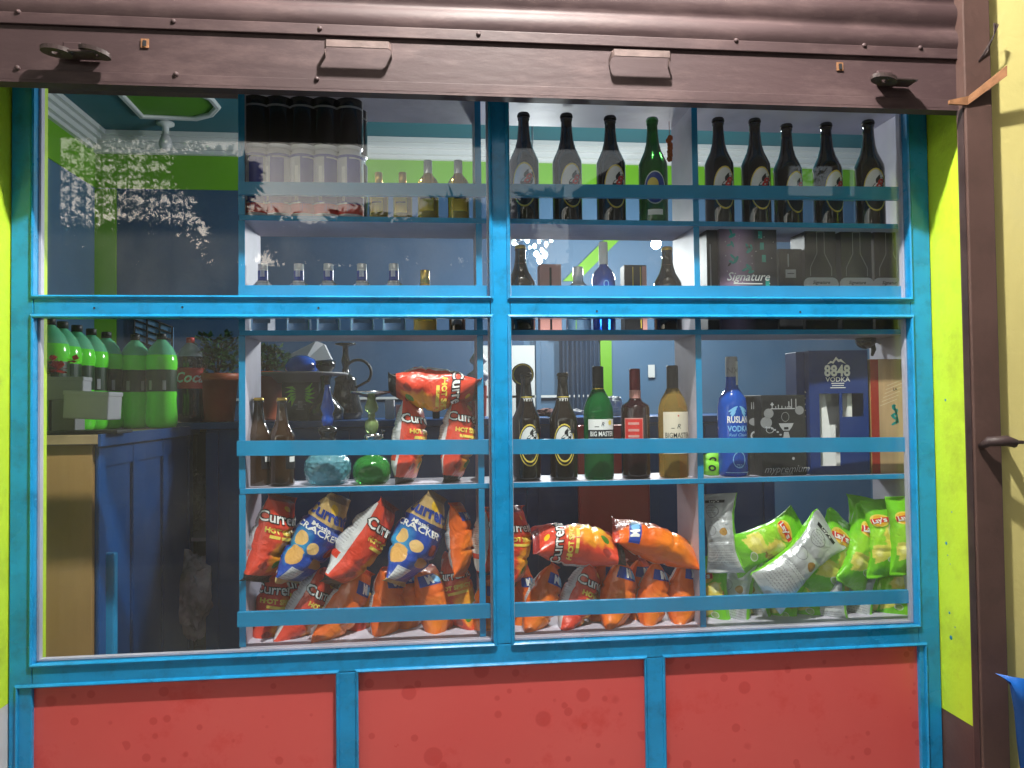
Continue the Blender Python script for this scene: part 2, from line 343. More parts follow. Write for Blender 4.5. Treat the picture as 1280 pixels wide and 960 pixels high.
# snack-bag foil, printed through the bag's own UV map (u round the bag: .25 front, .75 back; v bottom to top)
def foil(name, base, layers, metal_back=None, rough=.28):
    M = mat(name, base, rough, coat=.35); t = M.node_tree; p = t.nodes['Principled BSDF']
    uv = t.nodes.new('ShaderNodeUVMap'); uv.uv_map = 'UVMap'; nz = t.nodes.new('ShaderNodeTexNoise'); nz.inputs['Scale'].default_value = 9; nz.inputs['Detail'].default_value = 3
    t.links.new(uv.outputs[0], nz.inputs['Vector'])
    sx = t.nodes.new('ShaderNodeSeparateXYZ'); t.links.new(uv.outputs[0], sx.inputs[0]); U, V = sx.outputs[0], sx.outputs[1]
    def mth(op, a, b=None, c=None, clamp=False):
        q = t.nodes.new('ShaderNodeMath'); q.operation = op; q.use_clamp = clamp
        for i, x in enumerate((a, b, c)):
            if x is None: continue
            if isinstance(x, (int, float)): q.inputs[i].default_value = x
            else: t.links.new(x, q.inputs[i])
        return q.outputs[0]
    wob = mth('MULTIPLY', mth('SUBTRACT', nz.outputs[0], .5), 1.0)
    def mask(L):
        k = L[0]
        if k == 'e':      # ellipse uc, vc, ru, rv, wobble
            _, uc, vc, ru, rv, wb = L
            a = mth('DIVIDE', mth('SUBTRACT', U, uc), ru); b = mth('DIVIDE', mth('SUBTRACT', V, vc), rv)
            d = mth('SQRT', mth('ADD', mth('MULTIPLY', a, a), mth('MULTIPLY', b, b)))
            d = mth('ADD', d, mth('MULTIPLY', wob, wb)); return mth('MULTIPLY', mth('SUBTRACT', 1, d), 14, clamp=True)
        if k == 's':      # soft splash
            _, uc, vc, ru, rv, wb = L
            a = mth('DIVIDE', mth('SUBTRACT', U, uc), ru); b = mth('DIVIDE', mth('SUBTRACT', V, vc), rv)
            d = mth('SQRT', mth('ADD', mth('MULTIPLY', a, a), mth('MULTIPLY', b, b)))
            d = mth('ADD', d, mth('MULTIPLY', wob, wb)); return mth('MULTIPLY', mth('SUBTRACT', 1, d), 2, clamp=True)
        if k == 'r':      # rectangle u0,u1,v0,v1
            _, u0, u1, v0, v1, wb = L
            UU = mth('ADD', U, mth('MULTIPLY', wob, wb)); VV = mth('ADD', V, mth('MULTIPLY', wob, wb))
            a = mth('MULTIPLY', mth('GREATER_THAN', UU, u0), mth('LESS_THAN', UU, u1)); b = mth('MULTIPLY', mth('GREATER_THAN', VV, v0), mth('LESS_THAN', VV, v1))
            return mth('MULTIPLY', a, b)
        if k == 'l':      # lines of small print inside a rectangle
            _, u0, u1, v0, v1, n_ = L
            a = mth('MULTIPLY', mth('GREATER_THAN', U, u0), mth('LESS_THAN', U, u1)); b = mth('MULTIPLY', mth('GREATER_THAN', V, v0), mth('LESS_THAN', V, v1))
            ln = mth('GREATER_THAN', mth('SINE', mth('MULTIPLY', V, n_)), .25)
            br = mth('GREATER_THAN', mth('SINE', mth('ADD', mth('MULTIPLY', U, 310), mth('MULTIPLY', mth('FLOOR', mth('MULTIPLY', V, n_/6.283)), 2.3))), -.6)
            return mth('MULTIPLY', mth('MULTIPLY', a, b), mth('MULTIPLY', mth('MULTIPLY', ln, br), .6))
    cur = None; met = None
    for L, col in layers:
        mk = mask(L); mx = t.nodes.new('ShaderNodeMix'); mx.data_type = 'RGBA'; mx.inputs[7].default_value = col; mx.inputs[6].default_value = base
        if cur: t.links.new(cur, mx.inputs[6])
        t.links.new(mk, mx.inputs[0]); cur = mx.outputs[2]
    t.links.new(cur, p.inputs['Base Color'])
    if metal_back:
        a = mask(metal_back); t.links.new(mth('MULTIPLY', a, .3), p.inputs['Metallic'])
    n = t.nodes.new('ShaderNodeTexNoise'); n.inputs['Scale'].default_value = 24; n.inputs['Detail'].default_value = 3; n.inputs['Distortion'].default_value = 1.8
    tc = t.nodes.new('ShaderNodeTexCoord'); t.links.new(tc.outputs['Object'], n.inputs['Vector'])
    b = t.nodes.new('ShaderNodeBump'); b.inputs['Strength'].default_value = .7; b.inputs['Distance'].default_value = .006
    t.links.new(n.outputs[0], b.inputs['Height']); t.links.new(b.outputs[0], p.inputs['Normal'])
    return M
rd = (.66, .06, .03, 1); org = (.76, .13, .012, 1); yel = (.85, .52, .02, 1); wh = (.60, .61, .63, 1); bk = (.012, .012, .014, 1); gy = (.22, .22, .24, 1)
grn = (.17, .56, .015, 1); slv = (.56, .58, .60, 1)
F_RED = foil('red_snack_foil', rd, [
    (('s', .38, .40, .16, .32, 1.6), (.85, .33, .02, 1)), (('s', .43, .36, .08, .20, 2.2), yel), (('e', .34, .24, .035, .05, 1.5), (.06, .22, .02, 1)), (('e', .22, .20, .05, .05, 2), (.30, .03, .02, 1)),
    (('r', .84, 1.1, .10, .93, .0), wh), (('r', -.1, .035, .10, .93, .0), wh), (('l', .86, .99, .40, .88, 210), gy), (('r', .86, 1.0, .26, .33, 0), rd),
    (('e', .33, .86, .03, .03, 1), yel), (('r', -.1, 1.1, -.1, .085, .02), bk), (('r', .1, .5, .93, 1.1, .02), (.25, .02, .02, 1))])
F_BLU = foil('blue_snack_foil', (.015, .06, .36, 1), [
    (('s', .12, .40, .12, .22, .6), (.02, .30, .60, 1)), (('r', -.1, 1.1, .70, 1.1, .03), (.62, .42, .17, 1)), (('r', -.1, 1.1, .93, 1.1, .03), (.30, .20, .10, 1)),
    (('e', .15, .30, .075, .10, .5), (.72, .40, .12, 1)), (('e', .13, .47, .05, .075, .5), (.80, .50, .17, 1)), (('e', .24, .44, .05, .06, .8), (.80, .52, .2, 1)), (('e', .40, .46, .05, .065, 1.5), (.35, .04, .03, 1)), (('e', .38, .30, .07, .06, .8), (.45, .22, .08, 1)),
    (('e', .31, .86, .05, .045, .6), yel), (('r', .20, .36, .05, .20, .0), wh), (('l', .21, .35, .06, .19, 210), gy), (('r', .72, .95, .1, .68, 0), wh), (('l', .74, .93, .2, .64, 210), gy), (('r', -.1, 1.1, -.1, .045, 0), (.5, .35, .15, 1))])
F_ORG = foil('orange_snack_foil', org, [
    (('s', .25, .35, .20, .3, 1.0), (.80, .20, .01, 1)), (('r', .86, .96, .12, .9, 0), wh), (('l', .87, .95, .4, .88, 210), gy), (('r', .60, .80, .66, .84, 0), wh), (('l', .60, .80, .44, .64, 200), (.7, .5, .4, 1)),
    (('e', .42, .08, .05, .09, .2), yel), (('r', -.1, 1.1, .95, 1.1, 0), (.5, .04, .01, 1))])
F_GRN = foil('green_chips_foil', grn, [
    (('s', .25, .52, .28, .25, .8), (.32, .68, .03, 1)), (('e', .36, .50, .10, .13, 1.4), (.50, .24, .05, 1)), (('e', .33, .55, .11, .13, 1.6), (.80, .64, .10, 1)), (('s', .33, .58, .07, .10, 2), (.88, .80, .34, 1)), (('e', .18, .32, .10, .12, 1.6), (.74, .68, .12, 1)), (('s', .17, .33, .06, .07, 2), (.86, .80, .3, 1)),
    (('e', .30, .24, .045, .045, .1), (.62, .66, .58, 1)), (('e', .30, .24, .037, .036, .1), (.30, .48, .15, 1)),
    (('r', .55, .95, -.1, 1.1, 0), slv), (('l', .60, .90, .10, .30, 200), gy), (('e', .70, .78, .07, .085, 0), gy), (('e', .70, .78, .064, .078, 0), slv), (('l', .65, .75, .73, .83, 200), gy), (('e', .81, .52, .045, .05, .5), (.45, .25, .06, 1)), (('e', .68, .54, .06, .07, 0), gy), (('e', .68, .54, .055, .064, 0), slv), (('l', .62, .9, .33, .42, 240), gy)],
    metal_back=('r', .55, .95, -.1, 1.1, 0))

# ------------------------------------------------------------------ the setting
ZT = at(640, 122, -.165).z           # underside of the raised shutter
XL = at(13, 430, 0).x; XR = at(1165.5, 430, 0).x
FZ = .35                             # shop floor
CZ = at(200, 172, 3.0).z             # ceiling
BW = 3.0
LWX = at(120, 300, BW).x
struct('ground', MB().quad((-60, -60, 0), (60, -60, 0), (60, 60, 0), (-60, 60, 0)), CONC)
struct('road', MB().box((-60, -9.5, -.05), (60, -4.6, .004)), ASPH)
struct('pavement_kerb', MB().box((-60, -4.6, -.05), (60, -4.45, .12)), CONC)
struct('floor', MB().box((LWX-.1, .32, FZ-.1), (3.0, BW+.1, FZ)), FLOORT)
mb = MB().box((LWX-.1, .0, CZ), (3.0, BW+.2, CZ+.1))
struct('ceiling', mb, TEAL)
wl = struct('wall_left', MB().box((LWX-.1, .0, FZ-.1), (LWX, BW+.2, CZ)), WALLB)
struct('wall_right', MB().box((2.9, .0, FZ-.1), (3.0, BW, CZ)), WALLB)
xs_ = at(700, 400, BW).x
wb = struct('wall_back', MB().box((LWX, BW, FZ-.1), (3.0, BW+.1, CZ), 0), WALLB)
mb = MB(); a = at(147, 300, BW-.004).x; mb.box((a, BW-.012, FZ), (xs_-.25, BW-.001, CZ-.30)); mb.build('dark_blue_panel', WALLN, wb)
mb = MB()
mb.box((LWX+.001, BW-.022, CZ-.34), (2.89, BW-.014, CZ-.08)); mb.box((LWX+.001, .1, CZ-.34), (LWX+.008, BW-.03, CZ-.08))
mb.box((LWX+.001, BW-.024, FZ), (at(147, 300, BW).x, BW-.0145, CZ-.345)); a = at(749, 400, BW).x; b = at(763, 400, BW).x; mb.box((a, BW-.023, FZ), (b, BW-.0135, at(755, 372, BW).z))
# diagonal painted stripe
q = [at(703, 352, BW), at(722, 352, BW), at(776, 298, BW), at(757, 298, BW)]
mb.hexa([(p.x, BW-.021, p.z) for p in q]+[(p.x, BW-.010, p.z) for p in q])
mb.build('green_painted_band', GREENP, wb)
mb = MB()
for k, (h, d) in enumerate(((.03, .10), (.03, .075), (.035, .05), (.025, .025))):
    z1 = CZ-.001-[0, .03, .06, .095][k]
    mb.box((LWX+.002, BW-.03-d, z1-h), (2.88, BW-.026, z1-.001)); mb.box((LWX+.002, .1, z1-h), (LWX+.01+d, BW-.13, z1-.001))
mb.build('cornice', MOULD, wb)
# ceiling medallion
def ceil_pt(px, py, z):
    d = CF+CR*((px-640)/FPX)+CU*((480-py)/FPX); return CAM+d*((z-CAM.z)/d.z)
mc = ceil_pt(215, 122, CZ)
cl = bpy.data.objects['ceiling']
oct_ = [ceil_pt(x, y, CZ) for x, y in ((138, 100), (178, 142.5), (244, 145), (263, 140), (271, 131), (262, 120), (240, 111), (212, 104), (190, 92), (150, 86))]
mb = MB(); mb.add([(p.x, p.y, CZ-.004) for p in oct_], [tuple(range(len(oct_)))], 0); mb.build('green_medallion', GREEND, cl)
mb = MB()
for g in (0, .045):
    pp = [mc+(p-mc)*(1+g) for p in oct_]; mb.tube([(p.x, p.y, CZ-.012) for p in pp+[pp[0]]], .014, 6)
mb.build('medallion_moulding', MOULD, cl)
# canopy over the pavement and outer walls
CAN = far(150, 168, 4.2)
bt = thing('shop_building', 'cream and lime plastered shop front around the blue framed window', 'building', (0, 0, 0))
mb = MB(); mb.box((-6, -4.16, CAN.z), (8, -.21, CAN.z+.22)); mb.build('canopy', CONC, bt)
XC = at(1246, 300, -.19).x
def outer(x0, x1, name, m_, z0=0, z1=4, y0=-.2, y1=.0):
    return MB().box((x0, y0, z0), (x1, y1, z1)).build(name, m_, bt)
zl = at(1205, 900, -.08).z
zq = at(640, 55, -.2).z
outer(XC, 8, 'cream_wall', CREAM, 0, CAN.z+.2, -.165, -.001)
outer(-6, XL-.16, 'lime_pillar', LIME, 0, CAN.z+.2, -.16, .3)
outer(XL-.158, XL-.003, 'left_reveal', LIME, at(8, 880, 0).z, CAN.z+.2, -.155, .044)
outer(XL-.158, XL-.003, 'left_reveal_base', WPLAST, 0, at(8, 880, 0).z-.001, -.153, .044)
XRV = XR+.003
outer(XRV, XC-.004, 'right_reveal', LIME, zl, CAN.z+.2, -.155, .044)
outer(XRV+.001, XC-.004, 'right_reveal_base', BROWN, 0, zl-.0005, -.153, .044)
outer(XL-.15, XRV, 'wall_over_window', BROWN, 2.38, CAN.z+.2, -.06, .3)
mb = MB(); mb.box((-6, .302, 0), (LWX-.1105, .33, 4)); mb.box((LWX-.11, .05, 0), (XL-.001, .10, CZ+.1)); mb.box((XRV-.01, .05, 0), (3.1, .10, CZ+.1)); mb.box((XL-.0005, .302, 2.40), (XRV-.0105, .34, CZ+.1)); mb.build('inner_front_wall', WALLB, bt)
# chipped plaster edge beside the right reveal
mb = MB(); n = 40; zz = [0.0+ZT*i/n for i in range(n+1)]
xa = XRV-.002
V = []; F = []
for i, z in enumerate(zz):
    j = random.uniform(-.004, .004); V += [(xa-.002+j, -.157, z), (xa+.016, -.163, z), (xa-.001+j*.5, -.150, z)]
for i in range(n): F += [(i*3, i*3+1, i*3+4, i*3+3), (i*3, i*3+3, i*3+5, i*3+2)]
mb.add(V, F); mb.build('chipped_plaster_edge', PLASTER, bt)
for px, py, r in ((1183, 679, .004), (1187, 766, .0035), (1189, 797, .0055), (1194, 784, .002), (1185, 694, .002), (1182, 500, .003), (1190, 640, .002), (1188, 705, .0015)):
    d = CF+CR*((px-640)/FPX)+CU*((480-py)/FPX); p = CAM+d*((XRV-CAM.x)/d.x); mb = MB()
    mb.sphere((XRV, p.y, p.z), r, 0, 8, 1.1)
    for v in range(len(mb.v)-8*11, len(mb.v)): x, y, z = mb.v[v]; mb.v[v] = (XRV-.0006+(x-XRV)*.1, y, z)
    mb.build('paint_drip', BLUE, bt)

# ------------------------------------------------------------------ roller shutter
sh = thing('roller_shutter', 'maroon steel roller shutter raised above the shop window', 'shutter', (0, -.12, ZT))
YS = -.165
xs0, xs1 = XL-.45, at(1215, 430, -.195).x+.02
bar_top = at(640, 48, YS).z
lip = MB()
lip.box((xs0, YS+.003, ZT+.004), (xs1, YS+.006, bar_top))
lip.box((xs0, YS-.004, ZT), (xs1, YS+.030, ZT+.006))
lip.box((xs0, YS-.004, ZT+.006), (xs1, YS+.001, ZT+.030), bev=.001)
lip.box((xs0, YS-.005, bar_top-.012), (xs1, YS+.002, bar_top+.016), bev=.002)
lip.build('bottom_bar', SHUT, sh)
mb = MB(); pitch = .072; prof = []
z = bar_top+.012; 
while z < 3.0:
    for t in range(10):
        u_ = t/10; prof.append((YS-.0015-.0085*math.sin(math.pi*min(1, u_/.78)) if u_ < .78 else YS+.002, z+u_*pitch))
    z += pitch
V = []; F = []; nx = 30
for (y, z) in prof:
    for i in range(nx+1):
        x = xs0+(xs1-xs0)*i/nx; V.append((x, y+.002*noise.noise((x*2, z*6, 1)), z+.003*noise.noise((x*1.5, z*2, 4))))
for i in range(len(prof)-1):
    for k in range(nx): F.append((i*(nx+1)+k, i*(nx+1)+k+1, (i+1)*(nx+1)+k+1, (i+1)*(nx+1)+k))
mb.add(V, F, 0, True); mb.build('slat_curtain', SHUT, sh)
mb = MB()
for px, py in ((23, 15), (217, 27), (400, 36), (598, 43), (22, 85), (220, 93), (396, 99), (920, 51), (1080, 57), (1150, 60)):
    p = at(px, py, YS-.004); MB().sphere((p.x, YS-.004, p.z), .0065, 0, 10).build('rivet', SHUT, sh)
def handle(x0, x1, ya, yb, name, mt, proj=.034, wdt=.017):
    a = at(x0, (ya+yb)/2, YS); b = at(x1, (ya+yb)/2+3, YS)
    c = (a.z+b.z)/2+.012; mb = MB()
    path = [(a.x, YS+.002, c-.010), (a.x+.001, YS-proj*.8, c-.003), (a.x+.006, YS-proj, c), (b.x-.006, YS-proj, c), (b.x-.001, YS-proj*.8, c-.003), (b.x, YS+.002, c-.010)]
    V = []
    for (x, y, z) in path: V += [(x, y, z-wdt/2), (x, y, z+wdt/2), (x, y+.004, z+wdt/2), (x, y+.004, z-wdt/2)]
    F = []
    for i in range(5):
        for k in range(4): F.append((i*4+k, (i+1)*4+k, (i+1)*4+(k+1) % 4, i*4+(k+1) % 4))
    mb.add(V, F); mb.build(name, HANDLE, sh)
handle(407, 490, 53, 82, 'pull_handle', SHUT); handle(761, 835, 65, 92, 'pull_handle', SHUT)
def hasp(px, py, sgn, n=2):
    p = at(px, py, YS); mb = MB()
    mb.box((p.x-.028*1, YS-.006, p.z-.01), (p.x+.012, YS+.003, p.z+.030), 0, .003)
    mb.box((p.x-.025, YS-.045, p.z-.012), (p.x+.06, YS-.001, p.z-.005), 1, .002)
    for k in range(n):
        c = (p.x-.028+k*.085, YS-.034, p.z-.008)
        V, F = ell2d(.036, .02, r0=.30, rings=1, n=20)
        top = [(c[0]+x, c[1]+y*.9, c[2]+.006-.004*(y/.02)+x*(-.25 if k else -.12)) for x, y in V]; bot = [(x, y, z-.010) for x, y, z in top]
        mb.add(top+bot, F+[tuple(reversed([i+len(V) for i in f])) for f in F]+[(20+i, 20+(i+1) % 20, 60+(i+1) % 20, 60+i) for i in range(20)]+[(i, (i+1) % 20, 40+(i+1) % 20, 40+i) for i in range(20)], 1)
    return mb.build('lock_hasp', [SHUT, SHUTD], sh)
hasp(95, 69, 1); hasp(1108, 103, -1, 1)
mb = MB()
for px, py in ((181, 54), (1050, 83)):
    mb = MB(); p = at(px, py, YS); mb.box((p.x-.009, YS-.0005, p.z-.011), (p.x+.009, YS+.002, p.z+.011), 0); mb.lathe([(.0045, 0), (.0045, .002)], 12, 1, (0, 0, 0))
    for v in range(len(mb.v)-24, len(mb.v)):
        x, y, z = mb.v[v]; mb.v[v] = (p.x+x, YS-.001-z*.6, p.z+.003+y)
    mb.add([(p.x-.0045, YS-.0025, p.z-.008), (p.x+.0045, YS-.0025, p.z-.008), (p.x+.0045, YS-.0025, p.z+.006), (p.x-.0045, YS-.0025, p.z+.006)], [(0, 1, 2, 3)], 1)
    mb.build('keyhole', [RUST, DARK], sh)
# guide channel, stop strap, hook
gx0, gx1 = at(1215, 430, -.195).x, XC-.006
gc = thing('shutter_guide_channel', 'brown steel guide channel running down the right side of the window', 'channel', ((gx0+gx1)/2, -.2, 0))
mb = MB(); mb.box((gx0, -.195, 0), (gx1, -.158, CAN.z-.01), 0, .003); mb.box((gx0-.003, -.188, 0), (gx0, -.168, ZT), 1); mb.build('channel_face', [CHAN, SHUTD], gc)
mb = MB(); a = at(1210, 128, -.2); b = at(1250, 98, -.2)
q = [(a.x-.05, -.197, a.z-.004), (a.x, -.199, a.z-.006), (b.x, -.225, b.z-.004), (b.x+.001, -.225, b.z+.024), (a.x+.004, -.199, a.z+.018), (a.x-.05, -.197, a.z+.006)]
mb.add(q+[(x, y+.006, z) for x, y, z in q], [(0, 1, 2, 3, 4, 5), (11, 10, 9, 8, 7, 6)]+[(i, (i+1) % 6+0, (i+1) % 6+6, i+6) for i in range(6)])
tag(mb.build('stop_strap', RUST), 'bent rusty iron strap sticking out beside the shutter end', 'strap')
p = at(1246, 553, -.2); mb = MB()
mb.tube([(p.x-.045, -.198, p.z-.010), (p.x-.04, -.222, p.z+.004), (p.x, -.235, p.z+.006), (p.x+.02, -.235, p.z), (p.x+.028, -.225, p.z-.006)], [.008, .013, .014, .012, .008], 8)
mb.box((p.x+.018, -.240, p.z-.003), (p.x+.045, -.162, p.z+.006), 0, .002)
tag(mb.build('door_hook', [SHUTD]), 'dark iron hook bolted to the brown channel', 'hook')
p = at(1243, 37, -.2); mb = MB()
for k in range(5):
    a0 = .9+.22*k; mb.tube([(p.x-.045+.004*k, -.1965, p.z-.085+.003*k), (p.x-.02, -.200, p.z-.045-.003*k), (p.x-.004, -.204, p.z-.015), (p.x+.016*math.cos(a0), -.203, p.z+.016*math.sin(a0))], .0014, 4)
tag(mb.build('frayed_string', SHUTD), 'frayed dark string knotted to the channel near the shutter', 'string')
# blue tarpaulin at lower right
mb = MB(); a = at(1245, 842, -.3)
n = 14; V = []; F = []
for i in range(n+1):
    for j in range(n+1):
        s_ = i/n; t_ = j/n
        p0 = Vector((a.x+s_*.35, -.30-.04*math.sin(s_*9+t_*2), a.z-.02*s_-t_*(.01+s_*.35*3.0)))
        p0.x += t_*.008*(1-s_); V.append(p0)
for i in range(n):
    for j in range(n): F.append((i*(n+1)+j, (i+1)*(n+1)+j, (i+1)*(n+1)+j+1, i*(n+1)+j+1))
mb.add(V+[Vector(v)+Vector((0, .004, 0)) for v in V], F+[tuple(reversed([k+len(V) for k in f])) for f in F], 0, True)
tag(mb.build('tarpaulin', TARP), 'corner of a folded blue tarpaulin hanging at lower right', 'tarpaulin')

# ------------------------------------------------------------------ window frame
ZA, ZB, ZC, ZE = 1.7373, 1.6825, .8052, .7494
fr = thing('window_frame', 'bright blue painted wooden shop window frame with red lower panels', 'window frame', (0, 0, 0))
LX0, LX1 = -1.1686, 1.2114; D_ = .045
def stick(name, x0, x1, z0, z1): return MB().box((x0, 0, z0), (x1, D_, z1), 0, .002).build(name, BLUE, fr)
stick('stile', XL, LX0, 0, 2.36); stick('stile', LX1, XR, 0, 2.36)
stick('stile', 0, .0527, ZC-.001, 2.30)
stick('top_rail', LX0+.001, LX1-.001, 2.30, 2.36)
stick('middle_rail', LX0+.001, -.001, ZB, ZA); stick('middle_rail', .0537, LX1-.001, ZB, ZA)
stick('bottom_rail', LX0+.001, LX1-.001, ZE, ZC-.002)
stick('mullion', -.4147, -.3609, 0, ZE-.001); stick('mullion', .4119, .4661, 0, ZE-.001)
def beads(x0, x1, z0, z1, name, w_=.011, out=.008):
    """raised moulding round an opening, mitred"""
    mb = MB(); prof = [(0, .0015), (0, -out*.6), (w_*.35, -out), (w_*.8, -out*.55), (w_, .0015)]
    cs = [(x0, z0, -1, -1), (x1, z0, 1, -1), (x1, z1, 1, 1), (x0, z1, -1, 1)]
    V = []
    for (x, z, sx, sz) in cs:
        for d, y in prof: V.append((x+sx*(d-.002), y, z+sz*(d-.002)))
    n = len(prof); F = []
    for c in range(4):
        for k in range(n-1):
            c2 = (c+1) % 4; F.append((c*n+k, c*n+k+1, c2*n+k+1, c2*n+k))
    mb.add(V, F, 0, False); mb.build(name, BLUE, fr)
for x0, x1 in ((LX0, 0), (.0527, LX1)):
    for z0, z1 in ((ZA, 2.30), (ZC, ZB)):
        beads(x0, x1, z0, z1, 'glazing_bead')
        g = MB().box((x0+.001, .018, z0+.001), (x1-.001, .023, z1-.001)); g.build('glass_pane', GLASS, fr)
        s_ = MB(); s_.box((x0+.0005, .024, z0+.0005), (x0+.006, .0405, z1-.0005)); s_.box((x1-.006, .024, z0+.0005), (x1-.0005, .0405, z1-.0005)); s_.box((x0+.007, .024, z0+.0005), (x1-.007, .0405, z0+.005)); s_.build('putty_line', WHITEP, fr)
for x0, x1 in ((-1.202, -.4147), (-.3609, .4119), (.4661, 1.228)):
    beads(x0, x1, -.02, ZE, 'panel_bead', .009, .007)
    MB().box((x0 if x0 > -1 else LX0-.03, .012, -.01), (x1 if x1 < 1.2 else LX1+.01, .02, ZE-.0005)).build('red_panel', RED, fr)
mb = MB()
for px, py in ((118, 385), (228, 384), (398, 385), (746, 389), (1000, 390)):
    p = at(px, py, 0); mb.lathe([(.0001, .0), (.0028, 0), (.003, .001)], 8, 0)
    for v in range(len(mb.v)-24, len(mb.v)): x, y, z = mb.v[v]; mb.v[v] = (p.x+x, -.0008-z*.3, p.z+y)
mb.build('nail_head', BLACKM, fr)
# lime pillar edge just inside the glass at left
mb = MB(); a = at(45, 400, .06).x; b = at(57, 400, .06).x
mb.box((a, .05, FZ), (b, .068, 2.38), 0); mb.box((a-.03, .049, FZ), (a-.0005, .068, 2.38), 1); mb.build('inner_post', [LIME, WHITEP], bt)

# ------------------------------------------------------------------ display shelves
YF, YB = .052, .252
Z1, Z2, Z3, Z4 = at(450, 271, YF).z, at(450, 413, YF).z, at(450, 608, YF).z, ZC+.004
ZTP = at(450, 117, YF).z
su = thing('display_shelves', 'blue edged open display shelves with pale lavender sides behind the glass', 'shelves', (0, .15, Z4))
X0 = at(300, 430, YF).x; X3 = at(1139, 430, YF).x
XD = [X0+.005, at(600, 430, YF).x, at(873, 430, YF).x, X3-.004]
for z in (Z1, Z2, Z3):
    so_ = MB().box((X0, YF+.003, z-.013), (X3, YB, z)).build('shelf', WHITEP, su)
    MB().box((X0-.001, YF-.002, z-.0135), (X3+.001, YF+.0025, z+.0005), 0, .001).build('shelf_edging', BLUE_IN, so_)
MB().box((X0, YF-.004, Z4-.014), (X3, YB, Z4)).build('shelf', WHITEP, su)
MB().box((X0-.002, YF-.002, ZTP), (X3+.002, YB, ZTP+.016)).build('top_board', [BLUE_IN], su)
MB().box((X0, YF+.001, ZTP-.003), (X3, YB-.001, ZTP-.0005)).build('top_lining', [WHITEP], su)
for i, x in enumerate(XD):
    for za, zb in ((Z4, Z3-.0136), (Z3, Z2-.0136), (Z2, Z1-.0136), (Z1, ZTP-.0035)):
        so_ = MB().box((x-.005, YF+.0035, za+.0006), (x+.005, YB-.001, zb)).build('divider', WHITEP, su)
        MB().box((x-.0085, YF-.001, za+.0008), (x+.0085, YF+.003, zb-.0005), 0, .001).build('divider_edging', BLUE_IN, so_)
for (yl0, yl1, yr0, yr1) in ((228, 244, 234.5, 250.5), (357, 372, 358, 374), (551, 569.5, 546.5, 564.5), (765, 783, 737, 753)):
    ya = .041; a0 = at(300, yl0, ya).z; a1 = at(300, yl1, ya).z; b0 = at(1140, yr0, ya).z; b1 = at(1140, yr1, ya).z
    xa, xb = at(296.5 if yl0 > 400 else 299, 430, ya).x, at(1141, 430, ya).x
    MB().hexa([(xa, .034, a1), (xb, .034, b1), (xb, .048, b1), (xa, .048, a1), (xa, .034, a0), (xb, .034, b0), (xb, .048, b0), (xa, .048, a0)]).build('guard_rail', BLUE_IN, su)

# ------------------------------------------------------------------ goods
def base(px, Y, z): 
    p = at(px, 450, Y); return (p.x, Y, z)
def hgt(py, Y, z, px=640): return at(px, py, Y).z-z
def spread(proto, px, Y, z, H, label, W=None):
    """copy a bottle (built at unit height) to its place"""
    global used
    o = proto if not proto.get('placed') else copy_tree(proto)
    o['placed'] = 1
    o.location = base(px, Y, z); o.scale = (W or H, W or H, H); o.rotation_euler.z = random.uniform(-.3, .3) if z == Z1 else random.uniform(-.12, .12); o['label'] = label
    return o
ORD = ['first', 'second', 'third', 'fourth', 'fifth', 'sixth', 'seventh']
BEER = [(.0001, 0), (.115, 0), (.13, .012), (.131, .03), (.131, .54), (.128, .575), (.105, .63), (.078, .69), (.060, .76), (.050, .86), (.046, .935), (.052, .94), (.053, .955), (.047, .962), (.046, .975)]
LIQ = [(.0001, 0), (.118, 0), (.135, .012), (.137, .04), (.137, .60), (.132, .65), (.11, .70), (.07, .755), (.053, .79), (.05, .84), (.05, .90)]
def cap(R_, z0, z1, n=20): return [(.0001, z1), (R_*.9, z1), (R_, z1-.006), (R_, z0), (R_*.9, z0)][::-1]
